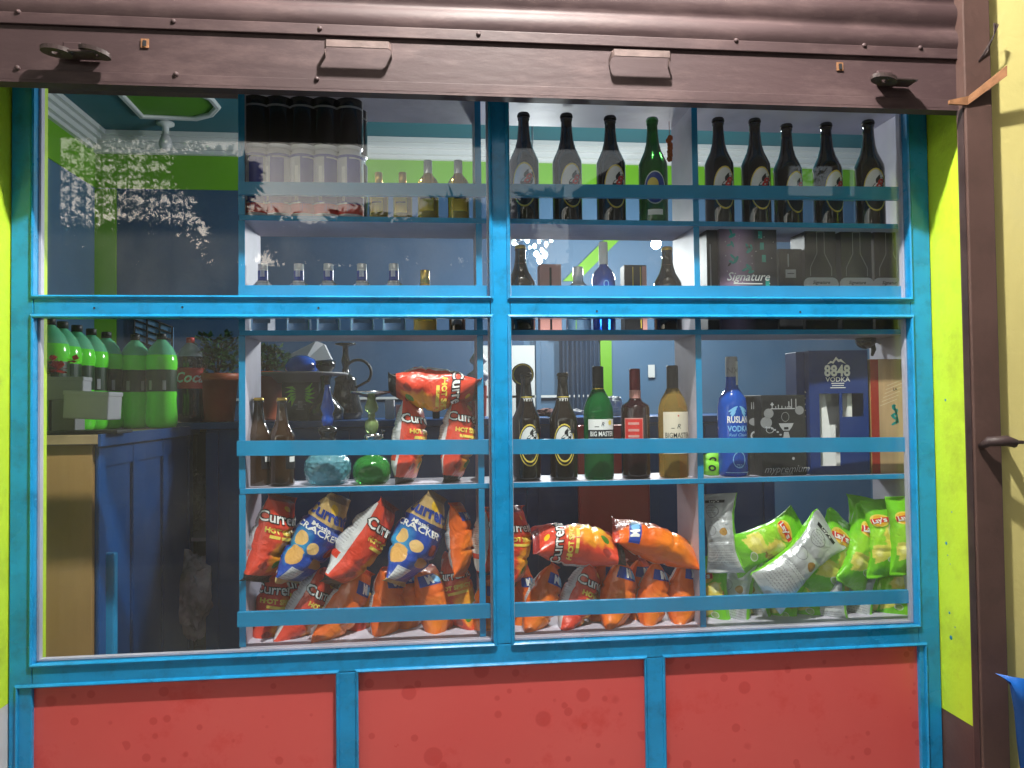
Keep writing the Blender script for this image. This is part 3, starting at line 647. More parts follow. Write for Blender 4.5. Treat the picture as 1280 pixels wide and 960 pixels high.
def beer(name, label, group, glass, kind):
    t = thing(name, label, 'beer bottle', group=group)
    MB().lathe(BEER, 28).build('glass_body', glass, t, False)
    c = MB().lathe([(.0001, 1.0), (.047, 1.0), (.054, .99), (.058, .972), (.056, .968)], 20); c.build('crown_cap', [BLACKM if kind != 'green' else HGREEN], t, False)
    l = MB(); mp = cyl_map(.132, .33)
    if kind == 'oval':
        l.decal(ell2d(.105, .195), mp, 2, .0008); l.decal(ell2d(.097, .182), mp, 0, .0016)
        top = ell2d(.09, .17); V = [(x, y if y > -.0 else 0.0) for x, y in top[0]]
        l.decal((V, top[1]), mp, 1, .0024)
        l.decal(move2d(text2d('8', .19, shear=.5, bold=.03), 0, .085), mp, 0, .0034)
        l.decal(move2d(poly2d([(-.055, .03), (-.045, .02), (.05, .135), (.04, .145)]), 0, .0), mp, 0, .0038)
        l.decal(move2d(text2d('THE YETI', .048, bold=.02), 0, -.035), mp, 1, .0034)
        l.decal(move2d(text2d('PREMIUM BEER', .02), 0, -.075), mp, 1, .0034)
        a = ell2d(.085, .16, n=28, rings=1, r0=.9); a = ([(x, min(y, -.05)) for x, y in a[0]], a[1]); l.decal(a, mp, 2, .0034)
        m2 = cyl_map(.062, .745); l.decal(rect2d(.13, .008, 8, 1, 0, .028), m2, 2, .004); l.decal(rect2d(.13, .008, 8, 1, 0, -.028), m2, 2, .004); l.decal(move2d(text2d('YETI', .045, bold=.02), 0, 0), m2, 1, .0045)
        l.build('label', [BLACKP, WHITE, GOLDP], t, False)
    elif kind == 'pink':
        l.decal(ell2d(.105, .195), mp, 2, .0008); l.decal(ell2d(.098, .185), mp, 1, .0016)
        V = ell2d(.095, .18); l.decal(([(x, y if y < -.07 else -.07) for x, y in V[0]], V[1]), mp, 3, .0024)
        l.decal(move2d(text2d('8', .22, shear=.4, bold=.03), .005, .05), mp, 0, .003); l.decal(move2d(text2d('8', .12, shear=.4, bold=.03), .02, .05), mp, 4, .0036)
        l.decal(ell2d(.105, .195, rings=1, r0=.93), mp, 2, .004)
        l.build('label', [BLACKP, WHITE, GOLDP, BLACKP, REDP], t, False)
    elif kind == 'green':
        l.decal(ell2d(.10, .15), mp, 1, .0008); l.decal(ell2d(.092, .14), mp, 0, .0016); l.decal(ell2d(.05, .06, -.02, .03), mp, 2, .0024)
        l.decal(rect2d(.1, .03, 6, 1, 0, -.07), mp, 1, .0024)
        l.decal(rect2d(.14, .05, 8, 1, 0, -.22), mp, 1, .0008)
        l.build('label', [BLUEP, WHITE, GOLDP], t, False)
    return t
# top row of big beer bottles
pb = beer('beer_bottle', '', 'beer bottles on the top shelf', BEERG, 'pink')
for i, px in enumerate((658, 712, 767)):
    spread(pb, px, .13, Z1, hgt((142, 143, 146)[i], .13, Z1, px), ORD[i]+' dark beer bottle from the centre post on the top shelf, middle bay')
gb = beer('beer_bottle', '', 'beer bottles on the top shelf', GGLASSD, 'green')
spread(gb, 820, .13, Z1, hgt(148, .13, Z1, 820), 'green beer bottle with blue and yellow label on the top shelf')
for i, px in enumerate((903, 949, 989, 1039, 1092)):
    spread(pb, px, (.12, .12, .15, .14, .12)[i], Z1, hgt((150, 151, 153, 153, 153)[i], .13, Z1, px), ORD[i]+' dark beer bottle from the left on the top shelf, right bay')
ob = beer('beer_bottle', '', 'beer bottles with black and white oval labels', BEERG, 'oval')
spread(ob, 657, .12, Z3, hgt(466, .12, Z3, 657), 'dark beer bottle with white oval label next to the centre post, third shelf')
spread(ob, 703, .12, Z3, hgt(466, .12, Z3, 703), 'dark beer bottle with white oval label beside the green wine bottle')
# two small brown beers
t0 = thing('brown_bottle', '', 'beer bottle', group='small brown bottles beside the blue hookah')
MB().lathe([(r*1.08, z) for r, z in BEER], 28).build('glass_body', BEERB, t0, False)
MB().lathe([(.0001, 1.0), (.047, 1.0), (.054, .99), (.062, .972), (.060, .966)], 20).build('crown_cap', GOLD, t0, False)
l = MB(); mp = cyl_map(.1425, .3); l.decal(rect2d(.20, .22, 10, 1, .16), mp, 0, .001); l.decal(rect2d(.09, .06, 6, 1, .15, 0), mp, 1, .002); l.decal(rect2d(.07, .012, 6, 1, .15, .06), mp, 1, .002); l.build('label', [BLACKP, WHITE], t0, False)
o = spread(t0, 323, .15, Z3, hgt(497, .15, Z3, 323), 'small brown beer bottle nearest the left end of the third shelf')
o = spread(t0, 352, .13, Z3, hgt(497, .13, Z3, 352), 'small brown beer bottle beside the blue cut glass hookah')

# beer cans, upper left
def can(name, dark):
    t = thing(name, '', 'drink can', group='beer cans stacked on the top shelf')
    P_ = [(.0001, 0), (.14, 0), (.165, .012), (.19, .05), (.192, .07), (.192, .90), (.185, .93), (.162, .965), (.165, .985), (.160, 1.0), (.150, .985), (.0001, .985)]
    MB().lathe(P_, 26, mfun=(lambda z: 1 if z < .925 and z > .05 else 0) if dark else (lambda z: 0)).build('can_body', [SILV, BLACKG], t, False)
    l = MB(); mp = cyl_map(.193, .5)
    if dark:
        l.decal(rect2d(.5, .03, 18, 1, 0, .1), mp, 0)
        l.build('printed_band', [GREYPR], t, False)
    else:
        l.decal(rect2d(.17, .72, 6, 1, .07), mp, 0); l.decal(rect2d(.03, .80, 2, 1, -.03), mp, 0); l.decal(rect2d(.55, .14, 18, 1, 0, -.36), mp, 1, .001); l.decal(rect2d(.55, .10, 18, 1, 0, -.22), mp, 0, .001); l.decal(rect2d(.55, .04, 18, 1, 0, .40), mp, 0, .001); l.decal(rect2d(.05, .5, 4, 1, -.10), mp, 2, .001)
        l.build('printed_band', [NAVYP, REDP, WHITE], t, False)
    return t
sc_ = can('beer_can', False); dc_ = can('beer_can', True); ch = hgt(192, .12, Z1, 400)
for i, px in enumerate((323, 350, 380.5, 409, 439)):
    spread(sc_, px, .11, Z1, ch, ORD[i]+' silver can from the left in the lower tier of the can stack')
    spread(dc_, px, .11, Z1+ch+.001, ch, ORD[i]+' black can from the left in the upper tier of the can stack')
for i, px in enumerate((337, 365, 394, 423, 443)):
    for k in (0, 1): 
        spread(dc_, px, .185, Z1+k*(ch+.001), ch, 'black beer can in the rear rank behind the stacked front cans', W=ch*1.12)['group'] = 'rear rank of beer cans'

# small bottles
def flask(name, cat, group, glass, capm, marks, fat=1.0, prof=LIQ, cz=.80, liquid=None):
    t = thing(name, '', cat, group=group)
    MB().lathe([(r*fat, z) for r, z in prof], 26).build('glass_body', glass, t, False)
    cc = MB(); cc.lathe(cap(.062*max(1, fat*.9), cz, 1.0), 20, 0)
    for k in range(2): cc.lathe([(.0635*max(1, fat*.9), cz+.02+k*.03), (.0638*max(1, fat*.9), cz+.03+k*.03)], 20, 1)
    cc.build('cap', [capm, GREYPR], t, False)
    l = MB(); mp = cyl_map(.137*fat+.001, .32); marks(l, mp)
    return t, l
def mk(kind):
    def f(l, mp):
        if kind == 'gold': l.decal(rect2d(.26, .3, 12, 1), mp, 0); l.decal(rect2d(.2, .03, 12, 1, 0, .05), mp, 1, .002)
        if kind == 'clear': l.decal(rect2d(.26, .10, 12, 1, 0, .08), mp, 2); l.decal(rect2d(.26, .2, 12, 1, 0, -.10), mp, 3, .0005)
    return f
t, l = flask('spirit_miniature', 'spirit bottle', 'clear spirit bottles on the second shelf', CGLASS, SILV, mk('clear'), 1.25, [(r, z*.98) for r, z in LIQ], .66)
l.build('label', [BLUEP, WHITE, GREYPR, LACE], t, False)
c2 = MB(); mp = cyl_map(.0715, .72); c2.decal(rect2d(.22, .15, 14, 1, 0, .10), mp, 0, .0005); c2.decal(rect2d(.07, .11, 5, 1, 0, .14), mp, 1, .0005); c2.build('seal_strip', [BLUEP, WHITE], t, False)
for i, px in enumerate((329, 374, 411, 453, 493)):
    spread(t, px, .11, Z2, hgt(330, .11, Z2, px), ORD[i]+' clear spirit bottle with blue and silver cap from the left, second shelf')
t, l = flask('spirit_bottle', 'spirit bottle', 'amber spirit bottles on the left bay shelves', AMBER, GOLD, mk('gold'), 1.35, LIQ, .72)
l.build('label', [GOLDP, BLACKP], t, False)
spread(t, 532, .11, Z2, hgt(338, .11, Z2, 532), 'amber spirit bottle with gold cap on the second shelf')
spread(t, 475, .12, Z1, hgt(216, .12, Z1, 475), 'short amber spirit bottle right beside the stacked cans')
spread(t, 505, .12, Z1, hgt(216, .12, Z1, 505), 'short amber spirit bottle second from the stacked cans')
t, l = flask('spirit_bottle', 'spirit bottle', 'grey capped amber bottles on the top shelf', AMBER, SILV, mk('gold'), 1.2, LIQ, .55)
l.build('label', [GOLDP, BLACKP], t, False)
spread(t, 537, .12, Z1, hgt(201, .12, Z1, 537), 'taller amber bottle with grey cap, left of its twin on the top shelf')
spread(t, 575, .12, Z1, hgt(201, .12, Z1, 575), 'taller amber bottle with grey cap nearest the centre post on the top shelf')
t, l = flask('spirit_bottle', 'spirit bottle', None, BEERB, BLACKM, mk('gold'), 1.4, LIQ, .8); l.build('label', [GREYPR, WHITE], t, False)
spread(t, 572, .12, Z2, hgt(362, .12, Z2, 572), 'squat brown bottle hidden mostly behind the second guard rail')

# second shelf, middle bay
def neckband(t, R_, z, m_, h=.09):
    mb = MB(); mb.lathe([(R_, z-h/2), (R_+.001, z+h/2)], 20); mb.build('neck_label', m_, t, False)
t = thing('brown_bottle', '', 'spirit bottle', group='dark bottles with pink neck labels')
MB().lathe([(r*1.25, z) for r, z in BEER], 26).build('glass_body', BEERG, t, False); neckband(t, .071, .74, PINKP)
MB().lathe([(.0001, 1.0), (.055, 1.0), (.063, .98), (.063, .95)], 18).build('cap', GOLD, t, False)
spread(t, 652, .12, Z2, hgt(307, .12, Z2, 652), 'dark bottle with pink neck label beside the centre post, second shelf')
spread(t, 836, .12, Z2, hgt(309, .12, Z2, 836), 'dark bottle with pink neck label right of the brown box, second shelf')
t, l = flask('spirit_miniature', 'spirit bottle', None, CGLASS, SILV, lambda l, mp: l.decal(rect2d(.3, .3, 12, 1), mp, 0), 1.4, LIQ, .7); l.build('label', [BLUEP], t, False)
spread(t, 724, .12, Z2, hgt(334, .12, Z2, 724), 'small clear bottle with silver cap left of the round blue bottle')
t = thing('blue_bottle', 'round shouldered blue glass bottle with a tall silver neck on the second shelf', 'spirit bottle', base(756, .12, Z2)); H = hgt(303, .12, Z2, 756); t.scale = (H, H, H)
MB().lathe([(.0001, 0), (.11, 0), (.125, .02), (.128, .50), (.125, .60), (.105, .67), (.06, .72), (.045, .74), (.042, .8)], 28).build('glass_body', BGLASS, t, False)
MB().lathe([(.05, .75), (.05, .98), (.045, 1.0), (.0001, 1.0)], 18).build('neck_seal', WHITE, t, False)
l = MB(); mp = cyl_map(.129, .52); l.decal(ell2d(.03, .04, rings=1, r0=.75), mp, 0, .001); l.build('label', [SKYP], t, False)
def carton(name, label, x0, x1, ytop, Y, z, mats, marks, depth=.06, yb=None, cat='box', rz=0, side=None):
    a = at(x0, 450, Y).x; b = at(x1, 450, Y).x; H = hgt(ytop, Y, z, x0); w_ = b-a
    t = thing(name, label, cat, ((a+b)/2, Y, z)); t.rotation_euler.z = rz
    MB().box((-w_/2, 0, 0), (w_/2, depth, H), 0, .0015).build('carton_body', mats[0], t, False)
    l = MB(); marks(l, w_, H)
    if l.v: l.build('printed_front', mats[1:], t, False)
    return t
carton('gift_box', 'pink and brown box left of the small clear bottle', 676, 703, 330, .14, Z2, [PINKP, BLACKP, GOLDP], lambda l, w_, H: l.decal(rect2d(w_*.1, H*.9, 1, 1, 0, H*.5), flat_map(0, 0, 0), 0), .05)
def mk_(l, w_, H):
    f = flat_map(0, 0, 0); l.decal(rect2d(w_*.95, H*.96, 1, 1, 0, H*.5), f, 0, .0005)
    for dx, h0 in ((-.12, .3), (.22, .9)): l.decal(rect2d(w_*.04, H*h0, 1, 1, w_*dx, H*(.97-h0/2)), f, 1, .001)
    l.decal(rect2d(w_*.2, H*.96, 1, 1, w_*.39, H*.5), f, 2, .001)
carton('gift_box', 'dark brown box with gold stripes right of the round blue bottle', 782, 810, 331, .14, Z2, [BLACKM, BLACKM, GOLDP, PINKP], mk_, .05)

# second shelf, right bay
t = carton('tall_canister', 'black rounded carton half hidden behind the box with flowers', 886, 903, 286, .10, Z2, [BLACKM, GREYPR], lambda l, w_, H: l.decal(rect2d(w_*.1, H*.7, 1, 1, -w_*.25, H*.5), flat_map(0, 0, 0), 0), .08)
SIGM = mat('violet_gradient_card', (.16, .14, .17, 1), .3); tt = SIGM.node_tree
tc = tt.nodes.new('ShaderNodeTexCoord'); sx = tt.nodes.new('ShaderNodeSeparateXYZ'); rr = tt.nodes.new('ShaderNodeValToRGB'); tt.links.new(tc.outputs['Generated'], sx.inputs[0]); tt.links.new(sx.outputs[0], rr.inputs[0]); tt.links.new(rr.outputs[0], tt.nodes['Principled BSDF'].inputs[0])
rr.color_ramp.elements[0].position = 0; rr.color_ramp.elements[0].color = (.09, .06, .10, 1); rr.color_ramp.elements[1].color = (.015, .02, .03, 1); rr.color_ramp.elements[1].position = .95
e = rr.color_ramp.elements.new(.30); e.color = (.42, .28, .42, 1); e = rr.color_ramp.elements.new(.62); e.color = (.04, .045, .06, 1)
def mk_(l, w_, H):
    f = flat_map(0, 0, 0)
    rnd = random.Random(5)
    for cx, cy, s_, a in ((-.28, .86, .012, .5), (-.28, .72, .010, 2), (-.22, .46, .013, 1), (-.30, .42, .009, 2.6), (.02, .62, .013, .7), (.05, .67, .009, 1.8), (.0, .33, .013, 2.2), (.04, .26, .010, .3)):
        l.decal(move2d(ell2d(s_, s_*.42, n=10, rings=1), cx*w_, (.42+.58*cy)*H, a), f, 0, .001); l.decal(move2d(ell2d(s_*.8, s_*.3, s_, 0, n=10, rings=1), cx*w_, (.42+.58*cy)*H, a+1.4), f, 1 if s_ < .01 else 0, .001)
    for y0 in (.93, .82, .70, .47): l.decal(rect2d(w_*.07, H*.07, 1, 1, w_*(.22+(.88-y0)*.25), H*y0), f, 0, .001)
    for k in range(26): l.decal(ell2d(.0013, .0013, rnd.uniform(-.4, .45)*w_, rnd.uniform(.25, .95)*H, n=6, rings=1), f, 2, .001)
    l.decal(move2d(text2d('Signature', .035, shear=.35, bold=.01), -.02*w_, H*.52), f, 2, .0015); l.decal(rect2d(w_*.5, .003, 1, 1, -.02*w_, H*.455), f, 2, .0015)
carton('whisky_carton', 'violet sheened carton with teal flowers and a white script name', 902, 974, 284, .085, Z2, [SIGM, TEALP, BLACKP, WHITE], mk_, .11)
def mk_(l, w_, H):
    f = flat_map(0, 0, 0); l.decal(rect2d(w_*.45, H*.10, 1, 1, 0, H*.70), f, 1, .001); l.decal(rect2d(w_*.3, .003, 1, 1, 0, H*.70), f, 0, .0015); l.decal(rect2d(w_*.05, H*.16, 1, 1, -w_*.1, H*.86), f, 1, .001)
    l.decal(poly2d([(-w_*.25, 0.002), (w_*.45, 0.002), (w_*.3, H*.3), (w_*.1, H*.42), (w_*.1, H*.62), (-w_*.05, H*.62), (-w_*.05, H*.42), (-w_*.2, H*.3)]), f, 0, .0006)
carton('small_black_carton', 'shorter black carton with a small pale sticker between the taller cartons', 976, 1005, 311, .11, Z2, [BLACKM, BLACKP, LACE], mk_, .07)
def mk_(l, w_, H):
    f = flat_map(0, 0, 0)
    pw = w_*.72
    l.decal(rect2d(pw, H*.13, 1, 1, w_*.02, H*.46), f, 0, .001); l.decal(ell2d(H*.065, H*.065, -pw/2, H*.46, n=16, rings=1), f, 0, .0008); l.decal(ell2d(H*.065, H*.065, pw/2, H*.46, n=16, rings=1), f, 0, .0008)
    l.decal(move2d(text2d('Signature', .0145, shear=.3, bold=.02), 0, H*.475), f, 1, .0015); pass
    o_ = [(-.34, .54), (-.34, .62), (-.12, .76), (-.12, .97), (.12, .97), (.12, .76), (.34, .62), (.34, .54)]
    for (x1, y1), (x2, y2) in zip(o_[:-1], o_[1:]):
        x1 *= w_; x2 *= w_; y1 *= H; y2 *= H; dx, dy = x2-x1, y2-y1; L = math.hypot(dx, dy); nx_, ny_ = -dy/L*.0009, dx/L*.0009
        l.decal(poly2d([(x1-nx_, y1-ny_), (x2-nx_, y2-ny_), (x2+nx_, y2+ny_), (x1+nx_, y1+ny_)]), f, 2, .001)
ct = carton('bottle_carton', 'black bottle carton with pale name plate, left of three alike on the second shelf', 1009, 1048, 286, .10, Z2, [BLACKM, LACE, BLACKP, GREYPR], mk_, .09)
ct['group'] = 'black bottle cartons with pale name plates'
for px, lb in ((1073.5, 'black bottle carton with pale name plate, middle of three alike on the second shelf'), (1115, 'black bottle carton with pale name plate nearest the right frame, second shelf')):
    c = copy_tree(ct); c.location = base(px, .10, Z2); c['label'] = lb

# third shelf, middle bay
def bigbottle(name, label, px, ytop, prof, fat, glass, capm, capz, labfun, lmats, Y=.12, z=None, capR=.05):
    z = Z3 if z is None else z; H = hgt(ytop, Y, z, px); t = thing(name, label, 'bottle', base(px, Y, z)); t.scale = (H, H, H); t.rotation_euler.z = .05
    MB().lathe([(r*fat, q) for r, q in prof], 30).build('glass_body', glass, t, False)
    MB().lathe([(capR*.95, capz), (capR, capz+.01), (capR, .99), (capR*.9, 1.0), (.0001, 1.0)], 20).build('cap', capm, t, False)
    l = MB(); labfun(l, max(r for r, q in prof)*fat+.0008); l.build('label', lmats, t, False); return t
def lf(l, R_):
    mp = cyl_map(R_, .0); l.decal(rect2d(R_*2.0, .26, 14, 1, 0, .40), mp, 0, .0005); l.decal(rect2d(R_*2.0, .075, 14, 1, 0, .40), mp, 1, .001)
    l.decal(move2d(text2d('BIG MASTER', .058, bold=.02, wide=.72), 0, .40), mp, 0, .002); l.decal(ell2d(.02, .022, .075, .50, n=12, rings=1), mp, 2, .0015); l.decal(move2d(text2d('R', .05, shear=.3), 0, .485), mp, 1, .0015); l.decal(rect2d(.04, .006, 3, 1, -.05, .465), mp, 1, .0015)
    l.decal(rect2d(R_*2.0, .02, 14, 1, 0, .262), mp, 1, .001)
WINE = [(.0001, 0), (.12, 0), (.13, .012), (.131, .03), (.133, .57), (.128, .63), (.105, .70), (.07, .76), (.05, .80), (.048, .9)]
bb = bigbottle('wine_bottle', 'green bottle with white and black label on the third shelf', 747, 458, WINE, 1.0, GGLASS, BLACKM, .80, lf, [WHITE, BLACKP, GOLDP])
mb = MB().lathe([(.0515, .775), (.0525, .78), (.0525, .80), (.0515, .805)], 20); mb.build('neck_ring', GOLD, bb, False)
def lf(l, R_):
    mp = cyl_map(R_, 0, -.1); l.decal(rect2d(R_*1.35, .30, 12, 1, -.045, .40), mp, 0, .0005); l.decal(rect2d(R_*1.25, .28, 12, 1, -.045, .40), mp, 1, .001)
    for y, s_ in ((.50, .05), (.44, .05), (.385, .05), (.33, .055)): l.decal(rect2d(.10, .022, 6, 1, -.045, y), mp, 0, .002)
bb = bigbottle('rum_bottle', 'very dark square shouldered rum bottle with maroon label and red cap', 793, 461, [(.0001, 0), (.12, 0), (.132, .015), (.134, .04), (.134, .64), (.126, .665), (.07, .70), (.052, .73), (.048, .8), (.048, .9)], .98, RUM, mat('maroon_foil', (.20, .02, .03, 1), .4), .80, lf, [PINKP, REDP])
MB().lathe([(.052, .725), (.053, .80), (.050, .805)], 20).build('neck_seal', PINKP, bb, False)
def lf(l, R_):
    mp = cyl_map(R_, 0); l.decal(rect2d(R_*2.1, .37, 14, 1, 0, .40), mp, 0, .0005); l.decal(move2d(text2d('BIGMASTER', .066, bold=.005, wide=.72), -.0, .375), mp, 1, .0015); l.decal(move2d(text2d('R', .06, shear=.3), 0, .455), mp, 1, .0015)
    l.decal(rect2d(.03, .006, 3, 1, -.05, .44), mp, 1, .0015); l.decal(ell2d(.007, .008, 0, .55, n=10, rings=1), mp, 2, .001); l.decal(rect2d(R_*1.9, .004, 12, 1, 0, .33), mp, 1, .001); l.decal(rect2d(R_*1.6, .012, 12, 1, 0, .28), mp, 3, .001)
bigbottle('wine_bottle', 'golden clear bottle with cream label and dark capsule on the third shelf', 840, 457, [(r, z) for r, z in WINE], 1.0, AMBER, BLACKM, .74, lf, [mat('cream_paper', (.72, .64, .50, 1), .5), BLACKP, REDP, GOLDP], capR=.052)
# third shelf, right bay
def lf(l, R_):
    mp = cyl_map(R_, 0); 
    l.decal(move2d(text2d('RUSLAN', .075, bold=.03, wide=.7), 0, .47), mp, 0, .001); l.decal(move2d(text2d('VODKA', .065, bold=.03, wide=.8), 0, .395), mp, 1, .001); l.decal(move2d(text2d('Real Classic', .035, shear=.3), 0, .345), mp, 2, .001)
    for s_ in (-1, 1):
        for k in range(3): l.decal(move2d(ell2d(.045-.008*k, .010, n=12, rings=1), s_*.045, .56-.02*k, -s_*(.55+.2*k)), mp, 2, .001)
        l.decal(move2d(ell2d(.04, .007, n=12, rings=1), s_*.045, .29, s_*.3), mp, 2, .001)
    l.decal(ell2d(.055, .07, 0, .14, n=24, rings=1, r0=.88), mp, 2, .001); l.decal(move2d(text2d('750', .035), 0, .09), mp, 2, .001)
    l.decal(rect2d(R_*1.9, .006, 12, 1, 0, .035), mp, 1, .001)
bb = bigbottle('vodka_bottle', 'bright blue vodka bottle with silver neck on the third shelf', 914, 446, [(.0001, 0), (.115, 0), (.13, .015), (.133, .05), (.133, .58), (.122, .65), (.085, .70), (.058, .74), (.052, .82), (.05, .9)], .92, BGLASS, LACE, .83, lf, [WHITE, SKYP, SKYP])
l = MB(); mp = cyl_map(.051, .9); l.decal(rect2d(.04, .2, 5, 1, .035, -.04), mp, 0, .001); l.decal(move2d(text2d('NX', .07, bold=.02), -.01, -.02), mp, 1, .0012); l.build('tax_stamp', [WHITE, GREYPR], bb, False)
# black hookah carton
def mk_(l, w_, H):
    f = flat_map(0, 0, 0)
    def c_(px, py): return ((px-470)/250*w_, (850-py)/440*H)
    l.decal(rect2d(w_*.55, H*.012, 1, 1, *[c_(465, 485)[0], ][:1], c_(0, 485)[1]) if False else rect2d(w_*.55, H*.012, 1, 1, c_(465, 485)[0], c_(465, 485)[1]), f, 0, .001)
    for px, h_ in ((405, .08), (425, .03), (440, .05), (460, .035), (480, .03), (500, .09), (515, .12), (540, .12)): l.decal(rect2d(w_*.018, H*h_, 1, 1, c_(px, 0)[0], c_(0, 485)[1]+H*h_/2), f, 0, .0012)
    l.decal(ell2d(w_*.05, w_*.025, *c_(500, 478), n=14, rings=1, r0=.7), f, 0, .001); l.decal(poly2d([c_(395, 462), c_(405, 450), c_(415, 462), c_(405, 472)]), f, 0, .001)
    l.decal(poly2d([c_(440, 565), c_(525, 565), c_(515, 585), c_(500, 605), c_(465, 605), c_(450, 585)]), f, 0, .001)
    l.decal(ell2d(w_*.09, H*.06, *c_(478, 530), n=20, rings=1, r0=.88), f, 1, .001); l.decal(rect2d(w_*.10, H*.03, 1, 1, *c_(482, 592)), f, 2, .0015); l.decal(poly2d([c_(470, 612), c_(495, 612), c_(505, 655), c_(462, 655)]), f, 0, .001)
    for k in range(7): 
        t_ = k/6; l.decal(ell2d(w_*.028, w_*.02, *c_(370+95*t_, 585+60*t_*t_), n=10, rings=1), f, 0, .0012)
    l.decal(ell2d(w_*.09, H*.04, *c_(390, 600), n=20, rings=1, r0=.8), f, 0, .001)
    for cx, cy, r_ in ((385, 510, .11), (370, 560, .13), (560, 495, .10)): l.decal(ell2d(w_*r_, H*r_*.55, *c_(cx, cy), n=20, rings=1), f, 1, .0008)
    l.decal(move2d(text2d('mypremium', .030, shear=.4, bold=-.005), *c_(480, 815)), f, 0, .001); l.decal(move2d(text2d('hookah', .013), *c_(480, 838)), f, 0, .001); l.decal(ell2d(w_*.03, H*.02, *c_(520, 758), n=10, rings=1), f, 0, .001)
hc = carton('hookah_carton', 'black hookah carton with white drawing and script on the third shelf', 949, 1007, 494, .085, Z3, [BLACKM, LACE, GREYPR, BLACKP], mk_, .10, rz=.10)
carton('hookah_carton', 'second black hookah carton behind the blue bottle, only its left side showing', 931, 948, 496, .12, Z3, [BLACKM, LACE, GREYPR, BLACKP], lambda l, w_, H: [l.decal(move2d(text2d('ll', .03), 0, H*.88), flat_map(0, 0, 0), 0, .001), l.decal(ell2d(w_*.4, H*.05, w_*.1, H*.68, n=14, rings=1), flat_map(0, 0, 0), 1, .001), l.decal(ell2d(w_*.3, H*.06, w_*.1, H*.5, n=14, rings=1, r0=.6), flat_map(0, 0, 0), 0, .001)], .10)
# vodka gift carton with two cut-outs
Y = .085; a = at(1012, 450, Y).x; b = at(1083, 450, Y).x; H = hgt(438, Y, Z3, 1050); wv = b-a
t = thing('vodka_gift_carton', 'navy gift carton printed 8848 with two cut-out windows on the third shelf', 'gift box', ((a+b)/2, Y, Z3)); t.rotation_euler.z = -.06
dp = .10
def wy(py): return (845-py)/680*H
def wx(px): return (px-797)/320*wv
holes = [(wx(690), wx(797), wy(798), wy(402)), (wx(815), wx(930), wy(530), wy(402))]
mb = MB(); xs_l = sorted({-wv/2, wv/2, *[h[0] for h in holes], *[h[1] for h in holes]}); zs_l = sorted({0, H, *[h[2] for h in holes], *[h[3] for h in holes]})
for i in range(len(xs_l)-1):
    for j in range(len(zs_l)-1):
        cx = (xs_l[i]+xs_l[i+1])/2; cz = (zs_l[j]+zs_l[j+1])/2
        if any(h[0] < cx < h[1] and h[2] < cz < h[3] for h in holes): continue
        mb.quad((xs_l[i], 0, zs_l[j]), (xs_l[i+1], 0, zs_l[j]), (xs_l[i+1], 0, zs_l[j+1]), (xs_l[i], 0, zs_l[j+1]))
mb.box((-wv/2, .0005, 0), (-wv/2+.002, dp, H)); mb.box((wv/2-.002, .0005, 0), (wv/2, dp, H)); mb.box((-wv/2+.002, dp-.002, 0), (wv/2-.002, dp, H), 1); mb.box((-wv/2+.002, .0005, H-.002), (wv/2-.002, dp-.002, H)); mb.box((-wv/2+.002, .0005, 0), (wv/2-.002, dp-.002, .002), 1)
mb.build('carton_body', [mat('navy_card', (.012, .035, .16, 1), .35, coat=.3), WHITE], t, False)
mb = MB(); mb.hexa([(holes[0][0]-.004, .03, .003), (holes[0][1], .02, .003), (holes[0][1], .05, .003), (holes[0][0]-.004, .06, .003), (holes[0][0]-.004, .03, H*.65), (wx(735), .02, H*.65), (wx(735), .05, H*.65), (holes[0][0]-.004, .06, H*.65)]); mb.box((wx(725), .03, .003), (holes[0][1]+.002, .035, wy(575))); mb.box((wx(740), .05, wy(440)), (holes[0][1], .055, wy(402))); mb.box((wx(860), .02, .003), (wx(885), .06, wy(400))); mb.build('card_insert', [WHITE], t, False)
l = MB(); f = flat_map(0, 0, 0)
l.decal(move2d(text2d('8848', .046, bold=.035, wide=.85), wx(790), wy(280)), f, 0, .001); l.decal(move2d(text2d('VODKA', .019, bold=.01, wide=1.1), wx(792), wy(326)), f, 0, .001)
for k, w2 in enumerate((.22, .2, .26)): l.decal(rect2d(wv*w2, .0022, 1, 1, wx(792), wy(346+k*12)), f, 0, .001)
mo = [(735, 242), (755, 222), (765, 226), (785, 200), (800, 216), (812, 212), (840, 242), (822, 232), (808, 226), (798, 230), (785, 216), (770, 238), (758, 234)]
for tri in ((0, 1, 12), (1, 2, 11), (1, 11, 12), (2, 3, 10), (2, 10, 11), (3, 4, 9), (3, 9, 10), (4, 5, 8), (4, 8, 9), (5, 6, 7), (5, 7, 8)): l.decal(([(wx(mo[q][0]), wy(mo[q][1])) for q in tri], [(0, 1, 2)]), f, 0, .001)
l.build('printed_front', [WHITE], t, False)
l = MB()
for k in range(6): l.box((-wv/2-.0008, .04, H*(.25+.08*k)), (-wv/2-.0002, .05, H*(.25+.08*k)+.008))
l.hexa([(-wv/2-.001, .02, H*.66), (-wv/2-.001, .075, H*.66), (-wv/2-.0003, .075, H*.66), (-wv/2-.0003, .02, H*.66), (-wv/2-.001, .045, H*.70), (-wv/2-.001, .05, H*.70), (-wv/2-.0003, .05, H*.70), (-wv/2-.0003, .045, H*.70)])
l.build('printed_side', [WHITE], t, False)
# companion carton: its left flap showing
carton('vodka_gift_carton', 'navy gift carton standing just behind the 8848 carton', 995, 1010, 440, .12, Z3, [bpy.data.materials['navy_card'], WHITE], lambda l, w_, H: [l.decal(rect2d(w_*.5, .003, 1, 1, w_*.1, H*(.62-.05*k)), flat_map(0, 0, 0), 0, .001) for k in range(4)], .07, cat='gift box')
